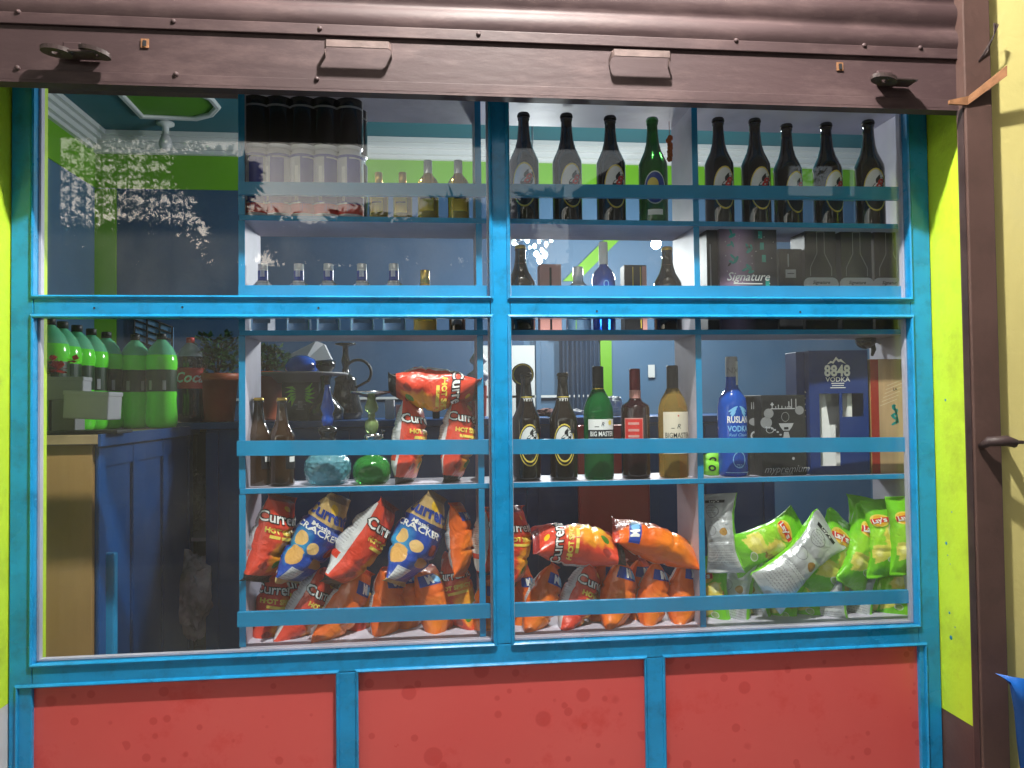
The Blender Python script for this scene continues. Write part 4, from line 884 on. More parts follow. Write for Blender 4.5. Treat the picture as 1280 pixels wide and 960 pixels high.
# wooden box
def mk_(l, w_, H):
    f = flat_map(0, 0, 0)
    l.decal(rect2d(w_*.22, H*.995, 1, 1, -w_*.385, H*.5), f, 0, .0006); l.decal(rect2d(w_*.76, H*.99, 1, 1, w_*.11, H*.5), f, 1, .0005)
    for k in range(7): l.decal(move2d(ell2d(w_*(.12-.01*k), H*.012, n=12, rings=1), w_*(.16+.05*math.sin(k*2)), H*(.44+.025*k), .5+k), f, 2, .001)
    l.decal(move2d(ell2d(w_*.03, H*.09, n=12, rings=1), w_*.2, H*.52, .25), f, 2, .001); l.decal(move2d(text2d('LA', .012, bold=.01), w_*.18, H*.735), f, 3, .001)
    for k in range(6): l.decal(move2d(rect2d(w_*.5, H*.004, 2, 1), w_*(.0+.04*k), H*(.62+.035*k), .35), f, 4, .0009)
carton('wooden_gift_box', 'pale wooden gift box with red left edge at the right end of the third shelf', 1087, 1132, 449, .085, Z3, [PLY, mat('red_lacquer', (.30, .025, .015, 1), .3), mat('pale_wood', (.50, .34, .17, 1), .45, var=.25, vscale=9, stretch=(3, 1, .4)), TEALP, BLACKP, mat('cream_scratch', (.7, .6, .4, 1), .6)], mk_, .09, cat='gift box')
# small green packets at left of blue bottle
for k, (px, dz, rz) in enumerate(((884, 0, .2), (889, .022, -.25))):
    Y = .13+.02*k; t = thing('tea_packet', ('lower' if k == 0 else 'upper')+' of two small green packets behind the guard rail beside the blue bottle', 'packet', base(px, Y, Z3+dz), 'small green packets'); t.rotation_euler.y = rz
    bm = bmesh.new(); bmesh.ops.create_grid(bm, x_segments=8, y_segments=6, size=.5); V = []
    for v in bm.verts: V.append((v.co.x*.06, v.co.y*.045, .012*(1-(2*v.co.x)**4)*(1-(2*v.co.y)**4)))
    F = [[v.index for v in f.verts] for f in bm.faces]; bm.free(); n = len(V)
    up = [(x, -z, y+.0225) for x, y, z in V]; dn = [(x, z, y+.0225) for x, y, z in V]
    MB().add(up+dn, F+[[i+n for i in reversed(f)] for f in F], 0, True).build('foil_wrapper', GREENPR, t, False)
    l = MB(); l.decal(ell2d(.012, .009, 0, .024, n=14, rings=1, r0=.5), flat_map(0, -.0118, 0), 0, .001); l.build('printed_mark', BLACKP, t, False)

# ------------------------------------------------------------------ hookahs on the third shelf
def polylathe(o, H, name, pts, m_, n=28):
    MB().lathe([(max(r, .00005), z) for r, z in pts], n).build(name, m_, o, False)
k_ = 1/ppm(407, .14)
def P_h(lst, ybase): return [(r*k_, (ybase-y)*k_) for r, y in lst]
t = thing('hookah', 'hookah with blue stem and pale blue cut glass base', 'hookah', base(409, .14, Z3), 'hookahs on the third shelf')
yb_ = 606
mb = MB(); prof = P_h([(0, 606), (20, 606), (26, 600), (29, 588), (28, 577), (22, 570), (12, 566), (11, 560)], yb_); V0 = len(mb.v); mb.lathe([(max(r, 1e-5), z) for r, z in prof for _ in (0,)], 36)
# cut glass facets
for i in range(len(mb.v)):
    x, y, z = mb.v[i]; a = math.atan2(y, x); q = 1+.035*math.sin(a*18+z*420)*math.sin(z*330) ; mb.v[i] = (x*q, y*q, z)
mb2 = MB(); pp = []
for i in range(60):
    z = prof[0][1]+(prof[-1][1])*i/59
    r = 1e-5
    for (r0, z0), (r1, z1) in zip(prof[:-1], prof[1:]):
        if z0 <= z <= z1 and z1 > z0: r = r0+(r1-r0)*(z-z0)/(z1-z0)
    pp.append((max(r, 1e-5), z))
mb2.lathe([(1e-5, 0)]+pp, 72)
for i in range(len(mb2.v)):
    x, y, z = mb2.v[i]; a = math.atan2(y, x); q = 1+.035*max(-.3, math.sin(a*14)*math.sin(z*260)); mb2.v[i] = (x*q, y*q, z)
mb2.build('glass_base', AQUA, t, False)
polylathe(t, 0, 'valve_fitting', P_h([(0, 566), (13, 564), (14, 556), (10, 550), (9, 545), (12, 541), (12, 536), (6, 532), (0, 531)], yb_), BLACKG)
polylathe(t, 0, 'stem', P_h([(0, 535), (6, 533), (8, 524), (6, 518), (9, 510), (7, 503), (5, 494), (4, 488), (3, 480), (0, 480)], yb_), BGLASS)
t = thing('hookah', 'hookah with round green glass base and metal tray', 'hookah', base(464, .13, Z3), 'hookahs on the third shelf'); yb_ = 605
mb = MB().lathe([(max(r, 1e-5), z) for r, z in P_h([(0, 605), (17, 605), (22, 600), (24, 592), (23, 582), (18, 574), (10, 570), (9, 562)], yb_)], 60)
for i in range(len(mb.v)):
    x, y, z = mb.v[i]; a = math.atan2(y, x); q = 1+.02*math.cos(a*20); mb.v[i] = (x*q, y*q, z)
mb.build('glass_base', HGREEN, t, False)
polylathe(t, 0, 'valve_fitting', P_h([(0, 566), (11, 565), (9, 558), (7, 552), (10, 547), (9, 543), (5, 541), (0, 541)], yb_), CHROME)
polylathe(t, 0, 'stem', P_h([(0, 545), (4, 544), (8, 538), (9, 532), (8, 526), (4, 523), (5, 519), (4, 516), (8, 513), (9, 508), (7, 503), (5, 499), (6, 495), (0, 495)], yb_), OLIVEG)
polylathe(t, 0, 'tray', P_h([(0, 491), (6, 491.5), (20, 489.5), (27, 488), (27, 490), (14, 493), (6, 496), (0, 496)], yb_), CHROME, 40)
mb = MB(); mb.tube([(.012, -.01, (yb_-550)*k_), (.03, -.02, (yb_-545)*k_), (.035, -.02, (yb_-538)*k_)], [.006, .007, .008], 8); mb.build('hose_port', CHROME, t, False)

# ------------------------------------------------------------------ snack bags
def t_last(): return bpy.data.objects[-1] if False else LAST[0]
def make_bag(kind, p_bot, p_top, W, yaw, Yb, Yt, label, group, seed, fat=.30, text=True, name='snack_bag', shp=None):
    rnd = random.Random(seed)
    B = at(p_bot[0], p_bot[1], Yb); T = at(p_top[0], p_top[1], Yt)
    art = yaw+((seed*37) % 25-12 if kind != 'green' else 0); yaw = (68 if yaw >= 0 else -68) if shp is None else shp; du = (yaw-art)/360 if kind != 'green' else 0
    zax = (T-B); L = zax.length; zax.normalize()
    yax = Vector((0, 1, 0)); yax = (yax-zax*yax.dot(zax)).normalized(); xax = yax.cross(zax)
    rm = Matrix.Rotation(R(yaw), 3, zax); xax = rm @ xax; yax = rm @ yax
    M = Matrix((xax, yax, zax)).transposed().to_4x4(); M.translation = B
    t = thing(name, label, 'snack bag', group=group, mat=M)
    BD = W*fat; ph = rnd.uniform(0, 6.28); sd = Vector((rnd.uniform(0, 50), rnd.uniform(0, 50), 0)); cr = [(.36+rnd.uniform(-.04, .04), .9), (.64+rnd.uniform(-.04, .04), .8)]
    sk = rnd.uniform(-.06, .06)
    def S(u, v, off=0):
        s = abs(2*v-1); sp = min(1, s/.93); b = BD*max(0, 1-sp**2.1)**.74
        a = W/2*(1-.30*(1-sp**2.5)); c, q = math.cos(2*math.pi*u), math.sin(2*math.pi*u)
        dent = 1
        for vc, am in cr: dent -= am*.20*math.exp(-((v-vc-.02*math.sin(u*9+ph))/.018)**2)
        rip = 1+.16*sp**3*math.sin(2*math.pi*u*7+ph)*(1-sp**8)
        nz = noise.noise(Vector((c*1.6, q*1.6, v*4))+sd)*.16+noise.noise(Vector((c*4, q*4, v*9))+sd)*.09+.05*abs(noise.noise(Vector((c*7, q*7, v*16))+sd))
        b2 = b*dent*rip*(1+nz); x = -a*(abs(c)**.85)*(1 if c > 0 else -1)*(1+.5*nz*(1-sp**4)); y = -(b2*(abs(q)**.85)*(1 if q > 0 else -1)+(.0012*(1 if q > 0 else -1)))
        if s > .93:
            y += .0012*math.sin(x*700+0)*.6+.010*math.sin(x/W*5+ph)*(s-.93)/.07
        p = Vector((x+sk*(v-.5)*W, y, v*L))
        return p
    def SN(u, v, off):
        p = S(u, v); d1 = S(u+.006, v)-S(u-.006, v); d2 = S(u, min(1, v+.006))-S(u, max(0, v-.006)); n = d1.cross(d2)
        if n.length < 1e-12: return p
        return p+n.normalized()*off
    nu, nv = 44, 46; V = []; F = []; UV = []
    for j in range(nv+1):
        for i in range(nu): V.append(S(i/nu, j/nv))
    for j in range(nv):
        for i in range(nu):
            i2 = (i+1) % nu; F.append((j*nu+i, j*nu+i2, (j+1)*nu+i2, (j+1)*nu+i)); u0 = (i/nu+du) % 1; u1 = u0+1/nu; UV.append([(u0, j/nv), (u1, j/nv), (u1, (j+1)/nv), (u0, (j+1)/nv)])
    F.append(tuple(reversed(range(nu)))); UV.append([(.5, 0)]*nu); F.append(tuple(nv*nu+i for i in range(nu))); UV.append([(.5, 1)]*nu)
    MB().add(V, F, 0, True, UV).build('foil_bag', {'red': F_RED, 'blue': F_BLU, 'orange': F_ORG, 'green': F_GRN}[kind], t, False); fb = t_last()
    if not text: return t
    l = MB()
    per = W*1.75
    def mp_(uc, vc): return lambda x, y, off: SN(uc-du+x/per, vc+y/L, off)
    if kind == 'red':
        f = mp_(.245, .74); l.decal(text2d('Current', W*.28, bold=.075, wide=.82), f, 1, .0014); l.decal(text2d('Current', W*.28, bold=.015, wide=.82), f, 0, .0024)
        f = mp_(.27, .60); l.decal(text2d('HOT SPICY', W*.13, bold=.05, wide=.9), f, 2, .0014); f = mp_(.27, .535); l.decal(rect2d(W*.4, W*.06, 6, 1), f, 2, .0014)
        mats = [WHITE, BLACKP, GOLDP]
    elif kind == 'blue':
        f = mp_(.25, .79); l.decal(text2d('Current', W*.28, bold=.04, wide=.82), f, 1, .0014)
        f = mp_(.22, .655); l.decal(text2d('Masala', W*.10, bold=.02), f, 0, .0014); f = mp_(.22, .60); l.decal(text2d('CRACKER', W*.15, bold=.02), f, 0, .0014)
        mats = [WHITE, BLUEP]
    elif kind == 'orange':
        f = mp_(.25, .80); l.decal(rect2d(W*.42, W*.24, 8, 4), f, 1, .0010); l.decal(move2d(ell2d(W*.10, W*.09, n=14, rings=2), W*.16, 0), f, 2, .0016); l.decal(text2d('M', W*.24, bold=.05, wide=.9), f, 0, .0024)
        f = mp_(.41, .80); l.decal(poly2d([(-W*.10, -W*.08), (W*.10, -W*.08), (0, W*.12)]), f, 3, .0012)
        mats = [WHITE, BLUEP, SKYP, GOLDP]
    else:
        f = mp_(.20, .73); l.decal(ell2d(W*.19, W*.16, n=24, rings=3), f, 3, .0010); l.decal(ell2d(W*.14, W*.135, n=24, rings=3), f, 4, .0014); l.decal(move2d(rect2d(W*.34, W*.12, 8, 2), 0, 0, .15), f, 2, .0020); l.decal(move2d(text2d("Lay's", W*.16, bold=.03, wide=.85), 0, 0, .15), f, 0, .0028)
        f = mp_(.73, .90); l.decal(rect2d(W*.30, W*.07, 6, 1), f, 1, .0012); l.decal(text2d("Lay's", W*.07, bold=.02), f, 0, .002)
        mats = [WHITE, BLACKP, REDP, GOLDP, mat('orange_gold_print', (.80, .40, .02, 1), .4) if 'orange_gold_print' not in bpy.data.materials else bpy.data.materials['orange_gold_print']]
    l.build('printed_lettering', mats, fb, False)
    return t
G1 = 'snack bags on the bottom shelf, left bay'; G2 = 'snack bags on the bottom shelf, middle bay'; G3 = 'green chip bags on the bottom shelf, right bay'; G4 = 'red snack bags standing at the end of the third shelf'
BAGS = [
 # kind, bottom px, top px, W, yaw, Yb, Yt, label, group
 ('red', (334, 813), (352, 708), .135, 25, .17, .20, 'red snack bag at the far left of the lower tier, left bay', G1),
 ('red', (350, 812), (412, 712), .135, 52, .14, .18, 'red snack bag with white side second in the lower tier, left bay', G1),
 ('orange', (397, 811), (458, 712), .135, 48, .12, .17, 'orange snack bag leaning right with a white side in the lower tier, left bay', G1),
 ('orange', (480, 807), (487, 708), .125, 58, .14, .18, 'upright orange snack bag right of the leaning orange one, left bay', G1),
 ('orange', (553, 804), (532, 706), .130, 15, .14, .19, 'orange snack bag with a yellow corner mark below the gold and blue bag', G1),
 ('red', (583, 796), (562, 690), .125, -20, .17, .20, 'red snack bag behind the small orange bag beside the post', G1),
 ('red', (322, 727), (354, 619), .140, 42, .10, .13, 'red snack bag with white side at the top left of the bottom shelf pile', G1),
 ('blue', (358, 729), (426, 620), .155, 12, .10, .13, 'gold and blue cracker bag between two red bags', G1),
 ('red', (413, 732), (488, 629), .150, 46, .09, .13, 'red snack bag leaning right between the two gold and blue bags', G1),
 ('blue', (493, 730), (548, 618), .165, 8, .09, .13, 'gold and blue cracker bag nearest the post in the left bay', G1),
 ('orange', (576, 720), (571, 628), .100, 62, .10, .13, 'small orange bag seen edge-on beside the centre post, upper tier', G1),
 ('red', (606, 720), (613, 632), .12, 60, .12, .13, 'red snack bag seen between the shelf divider and the centre post', G2),
 ('red', (640, 735), (645, 632), .12, 20, .13, .15, 'red bag peeping out right of the centre post, upper tier', G2),
 ('orange', (606, 806), (615, 716), .12, 20, .15, .15, 'orange bag mostly hidden by the centre post, lower tier', G2),
 ('orange', (650, 796), (655, 708), .11, 40, .18, .20, 'orange bag just right of the centre post, lower tier', G2),
 ('orange', (659, 799), (694, 705), .125, 28, .12, .17, 'orange bag leaning right at the left of the middle bay lower tier', G2),
 ('red', (704, 797), (741, 702), .135, 30, .13, .17, 'only red bag in the lower tier of the middle bay', G2),
 ('orange', (761, 795), (781, 698), .135, 25, .12, .17, 'orange bag with a pale square right of the red one, middle bay', G2),
 ('orange', (809, 793), (822, 700), .120, 20, .13, .17, 'orange bag second from the right divider, middle bay lower tier', G2),
 ('orange', (848, 792), (858, 698), .125, 15, .13, .17, 'orange bag nearest the right divider, middle bay lower tier', G2),
 ('red', (778, 688), (665, 674), .150, 22, .10, .11, 'red snack bag lying flat on top of the middle pile', G2),
 ('orange', (874, 698), (766, 662), .135, 28, .12, .12, 'orange snack bag lying on top of the pile next to the right divider', G2),
 ('red', (506, 606), (516, 496), .125, 38, .12, .14, 'red snack bag standing on the third shelf beside the green hookah', G4),
 ('red', (564, 604), (579, 494), .125, 40, .12, .14, 'red snack bag standing on the third shelf beside the post', G4),
 ('red', (486, 482), (600, 488), .150, 18, .11, .11, 'red snack bag lying across the two standing ones on the third shelf', G4),
 # green chips
 ('green', (893, 790), (889, 695), .125, -50, .15, .18, 'green chip bag at the far left of the lower tier, right bay', G3),
 ('green', (912, 788), (932, 690), .120, 130, .14, .17, 'silver backed chip bag second from left in the lower tier, right bay', G3),
 ('green', (930, 786), (955, 705), .12, -20, .18, .19, 'green chip bag with brown potato print low between silver bags', G3),
 ('green', (972, 786), (985, 715), .13, -35, .14, .19, 'green chip bag standing under the big silver one', G3),
 ('green', (1002, 784), (1018, 700), .12, -35, .14, .19, 'green chip bag standing left of the twisted silver bag', G3),
 ('green', (1024, 782), (1045, 690), .12, -40, .15, .19, 'narrow green chip bag standing in the lower tier middle, right bay', G3),
 ('green', (1063, 782), (1085, 690), .13, 125, .14, .18, 'silver backed chip bag standing right of centre in the lower tier', G3),
 ('green', (1108, 780), (1095, 690), .14, -15, .14, .18, 'green chip bag under the pair of upright bags', G3),
 ('green', (1118, 780), (1114, 690), .12, -35, .11, .15, 'green chip bag nearest the right frame, lower tier', G3),
 ('green', (906, 716), (897, 617), .115, 140, .10, .13, 'silver backed chip bag standing alone at the upper left of the right bay', G3),
 ('green', (914, 698), (1000, 656), .135, 0, .09, .11, 'green chip bag with big logo lying tilted on top of the pile', G3),
 ('green', (955, 742), (1040, 662), .150, 178, .06, .09, 'silver side out chip bag hanging over the guard rail', G3),
 ('green', (1018, 742), (1055, 648), .155, 18, .10, .14, 'green chip bag leaning right behind the big silver one', G3),
 ('green', (1062, 735), (1088, 638), .145, 22, .10, .14, 'green chip bag leaning right between others, third from the right', G3),
 ('green', (1106, 722), (1096, 624), .115, 0, .085, .11, 'upright green chip bag second from the right frame, upper tier', G3),
 ('green', (1133, 718), (1127, 620), .115, 6, .062, .075, 'upright green chip bag nearest the right frame, upper tier', G3),
] + [
 ('red', (455, 800), (430, 705), .13, 30, .20, .22, 'red bag deep behind the leaning orange one, left bay rear rank', G1),
 ('orange', (512, 800), (508, 700), .13, 20, .20, .22, 'orange bag deep between the two upright orange ones, left bay rear rank', G1),
 ('red', (375, 800), (372, 700), .13, 20, .21, .22, 'red bag deep behind the first two lower bags, left bay rear rank', G1),
 ('orange', (745, 785), (760, 695), .13, 20, .20, .22, 'orange bag deep behind the red one, middle bay rear rank', G2),
 ('orange', (795, 785), (802, 695), .13, 20, .20, .22, 'orange bag deep behind the orange ones near the right divider', G2),
 ('green', (946, 784), (935, 690), .13, 120, .17, .20, 'silver backed bag deep between the lower green bags, right bay', G3),
 ('green', (1042, 780), (1052, 690), .13, -20, .17, .20, 'green bag deep behind the narrow one, right bay rear rank', G3),
 ('green', (1084, 780), (1078, 680), .14, -25, .17, .20, 'green bag deep behind the silver backed one, right bay rear rank', G3),
 ('green', (1076, 715), (1082, 622), .13, 10, .12, .16, 'green bag filling the space left of the upright pair', G3),
 ('green', (1040, 790), (1035, 700), .12, 130, .11, .14, 'silver backed narrow bag in front of the lower green bags', G3),
]
for i, (kind, pb_, pt_, W_, yw, y1, y2, lb, g) in enumerate(BAGS):
    make_bag(kind, pb_, pt_, W_, yw, y1, y2, lb, g, 100+i*7, fat=.24 if kind == 'green' else .37, shp=yw if kind == 'green' else None, name='chip_bag' if kind == 'green' else 'snack_bag')

# ------------------------------------------------------------------ room behind: counters and what stands on them
YC = .35; CT = at(80, 544, YC).z
xa, xb = at(42, 560, YC).x, at(117, 560, YC).x
ct = thing('side_counter', 'blue counter with a bare plywood end at the left side of the room', 'counter', ((xa+xb)/2, YC, FZ))
MB().box((xa-.3, YC, FZ), (xb-.004, YC+.018, CT-.03), 0, .001).build('plywood_end', PLY, ct)
MB().box((xa-.3, YC-.02, CT-.028), (xb+.02, 2.6, CT), 0, .002).build('counter_top', mat('worn_wood', (.33, .24, .13, 1), .6, var=.3, vscale=9), ct)
MB().box((xb+.0205, YC-.02, CT-.035), (xb+.030, 1.28, CT+.002), 0, .001).build('top_edging', NAVY, ct)
mb = MB(); mb.box((xb-.02, YC+.019, FZ), (xb+.002, 1.26, CT-.03))
for y in (.36, .62, .90, 1.20): mb.box((xb+.0025, y, FZ), (xb+.012, y+.05, CT-.036), 0, .002)
mb.box((xb+.0025, YC+.03, CT-.10), (xb+.010, 1.25, CT-.04)); mb.build('side_panel', NAVY, ct)
YD = 1.18; CT2 = at(400, 526, YD).z
x0 = at(258, 560, YD).x; x1 = at(966, 560, YD).x
ct = thing('back_counter', 'dark blue panelled counter running behind the display shelves', 'counter', ((x0+x1)/2, YD, FZ))
mb = MB(); mb.box((x0, YD, FZ), (x1, YD+.45, CT2-.03))
n = 9
for i in range(n+1):
    x = x0+(x1-x0-.05)*i/n; mb.box((x, YD-.012, FZ), (x+.05, YD-.001, CT2-.04), 0, .002)
mb.build('front_panel', NAVY, ct)
MB().box((at(222, 500, YD).x, YD-.03, CT2-.028), (x1+.02, YD+.5, CT2), 0, .002).build('counter_top', NAVY, ct)
# open shelves in the gap
xg0, xg1 = at(216, 600, YD+.1).x, x0-.002
og = thing('open_cupboard', 'dark open cupboard with grey shelves between the two counters', 'cupboard', ((xg0+xg1)/2, YD+.1, FZ))
mb = MB(); mb.box((xg0, YD+.42, FZ), (xg1, YD+.44, CT2-.03)); mb.box((xg0-.01, YD+.06, FZ), (xg0, YD+.42, CT2-.03)); mb.build('back_board', DARK, og)
MB().box((xg0+.001, YD+.04, at(240, 672, YD+.05).z-.015), (xg1-.001, YD+.41, at(240, 672, YD+.05).z), 0, .001).build('shelf_board', LACE, og)
def crumple(name, label, cat, c, r, m_, seed, sq=(1, 1, 1), group=None):
    t = tag(MB().frombm_ico(c, r, seed, sq).build(name, m_), label, cat, group); return t
def frombm_ico(s, c, r, seed, sq):
    bm = bmesh.new(); bmesh.ops.create_icosphere(bm, subdivisions=4, radius=1); sd = Vector((seed, seed*2, 0))
    for v in bm.verts:
        n_ = v.co.normalized(); q = 1+.30*noise.noise(n_*1.8+sd)+.20*abs(noise.noise(n_*4+sd))-.18*abs(noise.noise(n_*8+sd))
        v.co = Vector((c[0]+n_.x*r*q*sq[0], c[1]+n_.y*r*q*sq[1], c[2]+n_.z*r*q*sq[2]))
    return s.frombm(bm, 0, False)
MB.frombm_ico = frombm_ico
p = at(238, 745, YD-.02); crumple('plastic_bag', 'crumpled pale plastic bag of wrappers stuffed low in the open cupboard', 'plastic bag', (p.x, YD+.0, p.z), .10, BAGWH, 3, (.9, .8, 1.6))
p = at(238, 625, YD+.2); crumple('dark_bag', 'dark plastic bag on the middle shelf of the open cupboard', 'plastic bag', (p.x, YD+.2, p.z), .08, mat('dark_film', (.06, .06, .065, 1), .3, bump=.5), 9, (1, 1, 1.5))
# white stick leaning inside near the plywood
p = at(137, 700, .42); q = at(130, 810, .42)
MB().box((at(127, 700, .42).x, .42, FZ), (at(143, 700, .42).x, .45, at(135, 692, .42).z), 0, .006)
tag(MB().box((at(127, 700, .42).x, .42, FZ), (at(143, 700, .42).x, .45, at(135, 692, .42).z), 0, .006).build('blue_post', BLUE_IN), 'short light blue post standing before the side counter', 'post')

SP = [(.0001, 0), (.10, 0), (.15, .015), (.165, .05), (.168, .12), (.160, .20), (.155, .30), (.160, .36), (.155, .40), (.155, .60), (.164, .64), (.166, .70), (.155, .77), (.12, .85), (.075, .905), (.045, .93), (.042, .95)]
def soda(kind):
    t = thing('soda_bottle', '', 'soda bottle', group='green soda bottles on the side counter' if kind == 'green' else None)
    if kind == 'green':
        MB().lathe(SP, 30, mfun=lambda z: 1 if z > .765 else 0).build('bottle_body', [SODA, SODAC], t, False); MB().lathe(cap(.050, .935, 1.0), 22).build('screw_cap', BLACKM, t, False)
        l = MB(); mp = cyl_map(.158, .50); l.decal(rect2d(.90, .23, 36, 1), mp, 0, 0)
        for x in (-.05, .10): l.decal(rect2d(.035, .10, 3, 1, x, -.05), mp, 1, .0015)
        l.decal(move2d(text2d('Dew', .13, shear=.3, bold=.03), -.28, 0), mp, 2, .002); l.decal(move2d(rect2d(.16, .05, 6, 1), -.28, .06, .4), mp, 1, .0015); l.decal(move2d(rect2d(.10, .14, 6, 2), -.30, 0, .3), mp, 1, .001)
        l.build('label', [DGREEN, LACE, REDP], t, False)
    else:
        MB().lathe(SP, 30, mfun=lambda z: 1 if z > .74 else 0).build('bottle_body', [COLA, PETC], t, False); MB().lathe(cap(.050, .935, 1.0), 22).build('screw_cap', REDP, t, False)
        l = MB(); mp = cyl_map(.160, .52); l.decal(rect2d(.95, .25, 36, 1), mp, 0, 0.003); l.decal(move2d(text2d('Coca-Cola', .17, shear=.3, bold=.02), .22, -.0), mp, 1, .005); l.build('label', [REDP, WHITE], t, False)
    return t
sb = soda('green')
def sput(proto, px, Y, ytop, lb, zt=CT):
    o = proto if not proto.get('placed') else copy_tree(proto); o['placed'] = 1; H = hgt(ytop, Y, zt, px); p = at(px, 450, Y); o.location = (p.x, Y, zt); o.scale = (H*.95, H*.95, H); o.rotation_euler.z = random.uniform(-.3, .3); o['label'] = lb
for i, (px, Y, yt) in enumerate(((62, .62, 397), (78, .70, 402), (96, .78, 406.5), (114, .86, 411), (133, .94, 415))): sput(sb, px, Y, yt, ORD[i]+' green soda bottle from the left in the row along the wall')
sput(sb, 169, 1.0, 418, 'green soda bottle left of the one nearest the cola bottle'); sput(sb, 202, .98, 417, 'green soda bottle nearest the dark cola bottle')
cb = soda('cola'); cb['category'] = 'cola bottle'; sput(cb, 238, YD+.06, 422, 'large dark cola bottle with red label and red cap', CT2)
# white boxes and red flowers at the left
def tiltbox(name, label, px, py0, py1, w_px, Y, m_, rz=.1, ry=0, cat='box'):
    k = 1/ppm(px, Y); p = at(px, py1, Y); t = thing(name, label, cat, (p.x, Y, p.z)); t.rotation_euler = (0, ry, rz); w_ = w_px*k; h = (py1-py0)*k
    MB().box((-w_/2, 0, 0), (w_/2, .08, h), 0, .004).build('box_body', m_, t, False); MB().box((-w_/2-.002, -.002, h-.012), (w_/2+.002, .082, h+.002), 0, .003).build('lid', m_, t, False); return t
tiltbox('white_box', 'small white plastic box tilted in front of the green soda bottles', 106, 488, 524, 60, .42, WPLAST, -.12, .05)
tiltbox('grey_box', 'pale grey carton behind the small white box', 80, 470, 500, 46, .50, LACE, .1)
mb = MB(); a = at(62, 524, .40); b = at(150, 524, .40); mb.box((a.x, .38, CT+.0005), (b.x, .50, CT+.012), 0, .003); tag(mb.build('black_tray', BLACKM), 'flat black tray under the small white box', 'tray')
mb = MB(); a = at(62, 500, .49); b = at(92, 500, .49); mb.box((a.x, .50, CT+.0005), (b.x, .57, a.z), 0, .003); tag(mb.build('low_carton', GREYPR), 'dark grey low carton beneath the pale grey one', 'box')
p = at(72, 462, .55); t = thing('flower_ornament', 'dark red artificial flower standing beside the pale grey carton', 'flowers', (p.x, .55, CT))
mb = MB(); mb.tube([(0, 0, .10), (.005, 0, p.z-CT)], .003, 6, 0); mb.build('stem', LEAF, t, False); mb = MB()
rnd = random.Random(4)
for cx, cz, r_ in ((0, 0, .035), (.05, .03, .022), (-.015, .03, .02)):
    for k in range(14):
        a = rnd.uniform(0, 6.28); e = rnd.uniform(-.5, 1.2); c0 = Vector((cx, 0, p.z-CT+cz)); d = Vector((math.cos(a)*math.cos(e), math.sin(a)*math.cos(e), math.sin(e)))*r_; s_ = d.cross(Vector((0, 0, 1))).normalized()*r_*.45
        mb.add([c0, c0+d*.6+s_, c0+d, c0+d*.6-s_], [(0, 1, 2, 3)])
mb.build('petals', REDP, t, False); MB().box((-.02, -.02, 0), (.02, .02, .12), 0, .003).build('vase', DARK, t, False)

# pots and plants
def plant(name, label, px, Y, py_rim, py_bot, w_px, ytop, spread_px, zt, seed, n=260, pot=True, m_=TERRA):
    k = 1/ppm(px, Y); p = at(px, py_bot, Y); t = thing(name, label, 'potted plant', (p.x, Y, zt)); r = w_px*k/2; h = (py_bot-py_rim)*k
    MB().lathe([(.0001, .0), (r*.74, 0), (r*.76, .01), (r*.93, h-.03), (r*.95, h-.031), (r, h-.030), (r*1.02, h-.004), (r*.98, h), (r*.9, h), (r*.88, h-.02), (.0001, h-.02)], 36).build('pot', m_, t, False)
    rnd = random.Random(seed); H_ = (py_rim-ytop)*k; S_ = spread_px*k/2; mb = MB(); st = MB()
    for b_ in range(9):
        a = rnd.uniform(0, 6.28); e = Vector((math.cos(a)*S_*.7, math.sin(a)*S_*.5, h+H_*rnd.uniform(.5, .9))); st.tube([(0, 0, h-.02), (e.x*.4, e.y*.4, h+(e.z-h)*.6), e], .003, 5)
    st.build('stem', BARK, t, False)
    for i in range(n):
        a = rnd.uniform(0, 6.28); rr_ = S_*rnd.random()**.5; c = Vector((math.cos(a)*rr_, math.sin(a)*rr_*.8, h+H_*rnd.uniform(.05, 1)*(1-.45*(rr_/S_)**2)))
        d = Vector((math.cos(a)*.7+rnd.uniform(-.5, .5), math.sin(a)*.7+rnd.uniform(-.5, .5), rnd.uniform(-.4, .9))).normalized(); s_ = d.cross(Vector((rnd.uniform(-.3, .3), rnd.uniform(-.3, .3), 1))).normalized(); Lf = rnd.uniform(.022, .04); wf = Lf*.33; u = d.cross(s_)
        mb.add([c, c+d*Lf*.45+s_*wf+u*.004, c+d*Lf, c+d*Lf*.45-s_*wf+u*.004], [(0, 1, 2), (0, 2, 3)], 0, True)
    mb.build('foliage', LEAF, t, False)
plant('potted_plant', 'bushy dark plant in a big terracotta pot on the back counter', 271, YD+.12, 465, 527, 56, 408, 66, CT2, 3, 420)
plant('potted_plant', 'leafy dark plant in a terracotta pot behind the shelf upright', 332, YD+.30, 462, 524, 52, 424, 56, CT2, 8, 360)
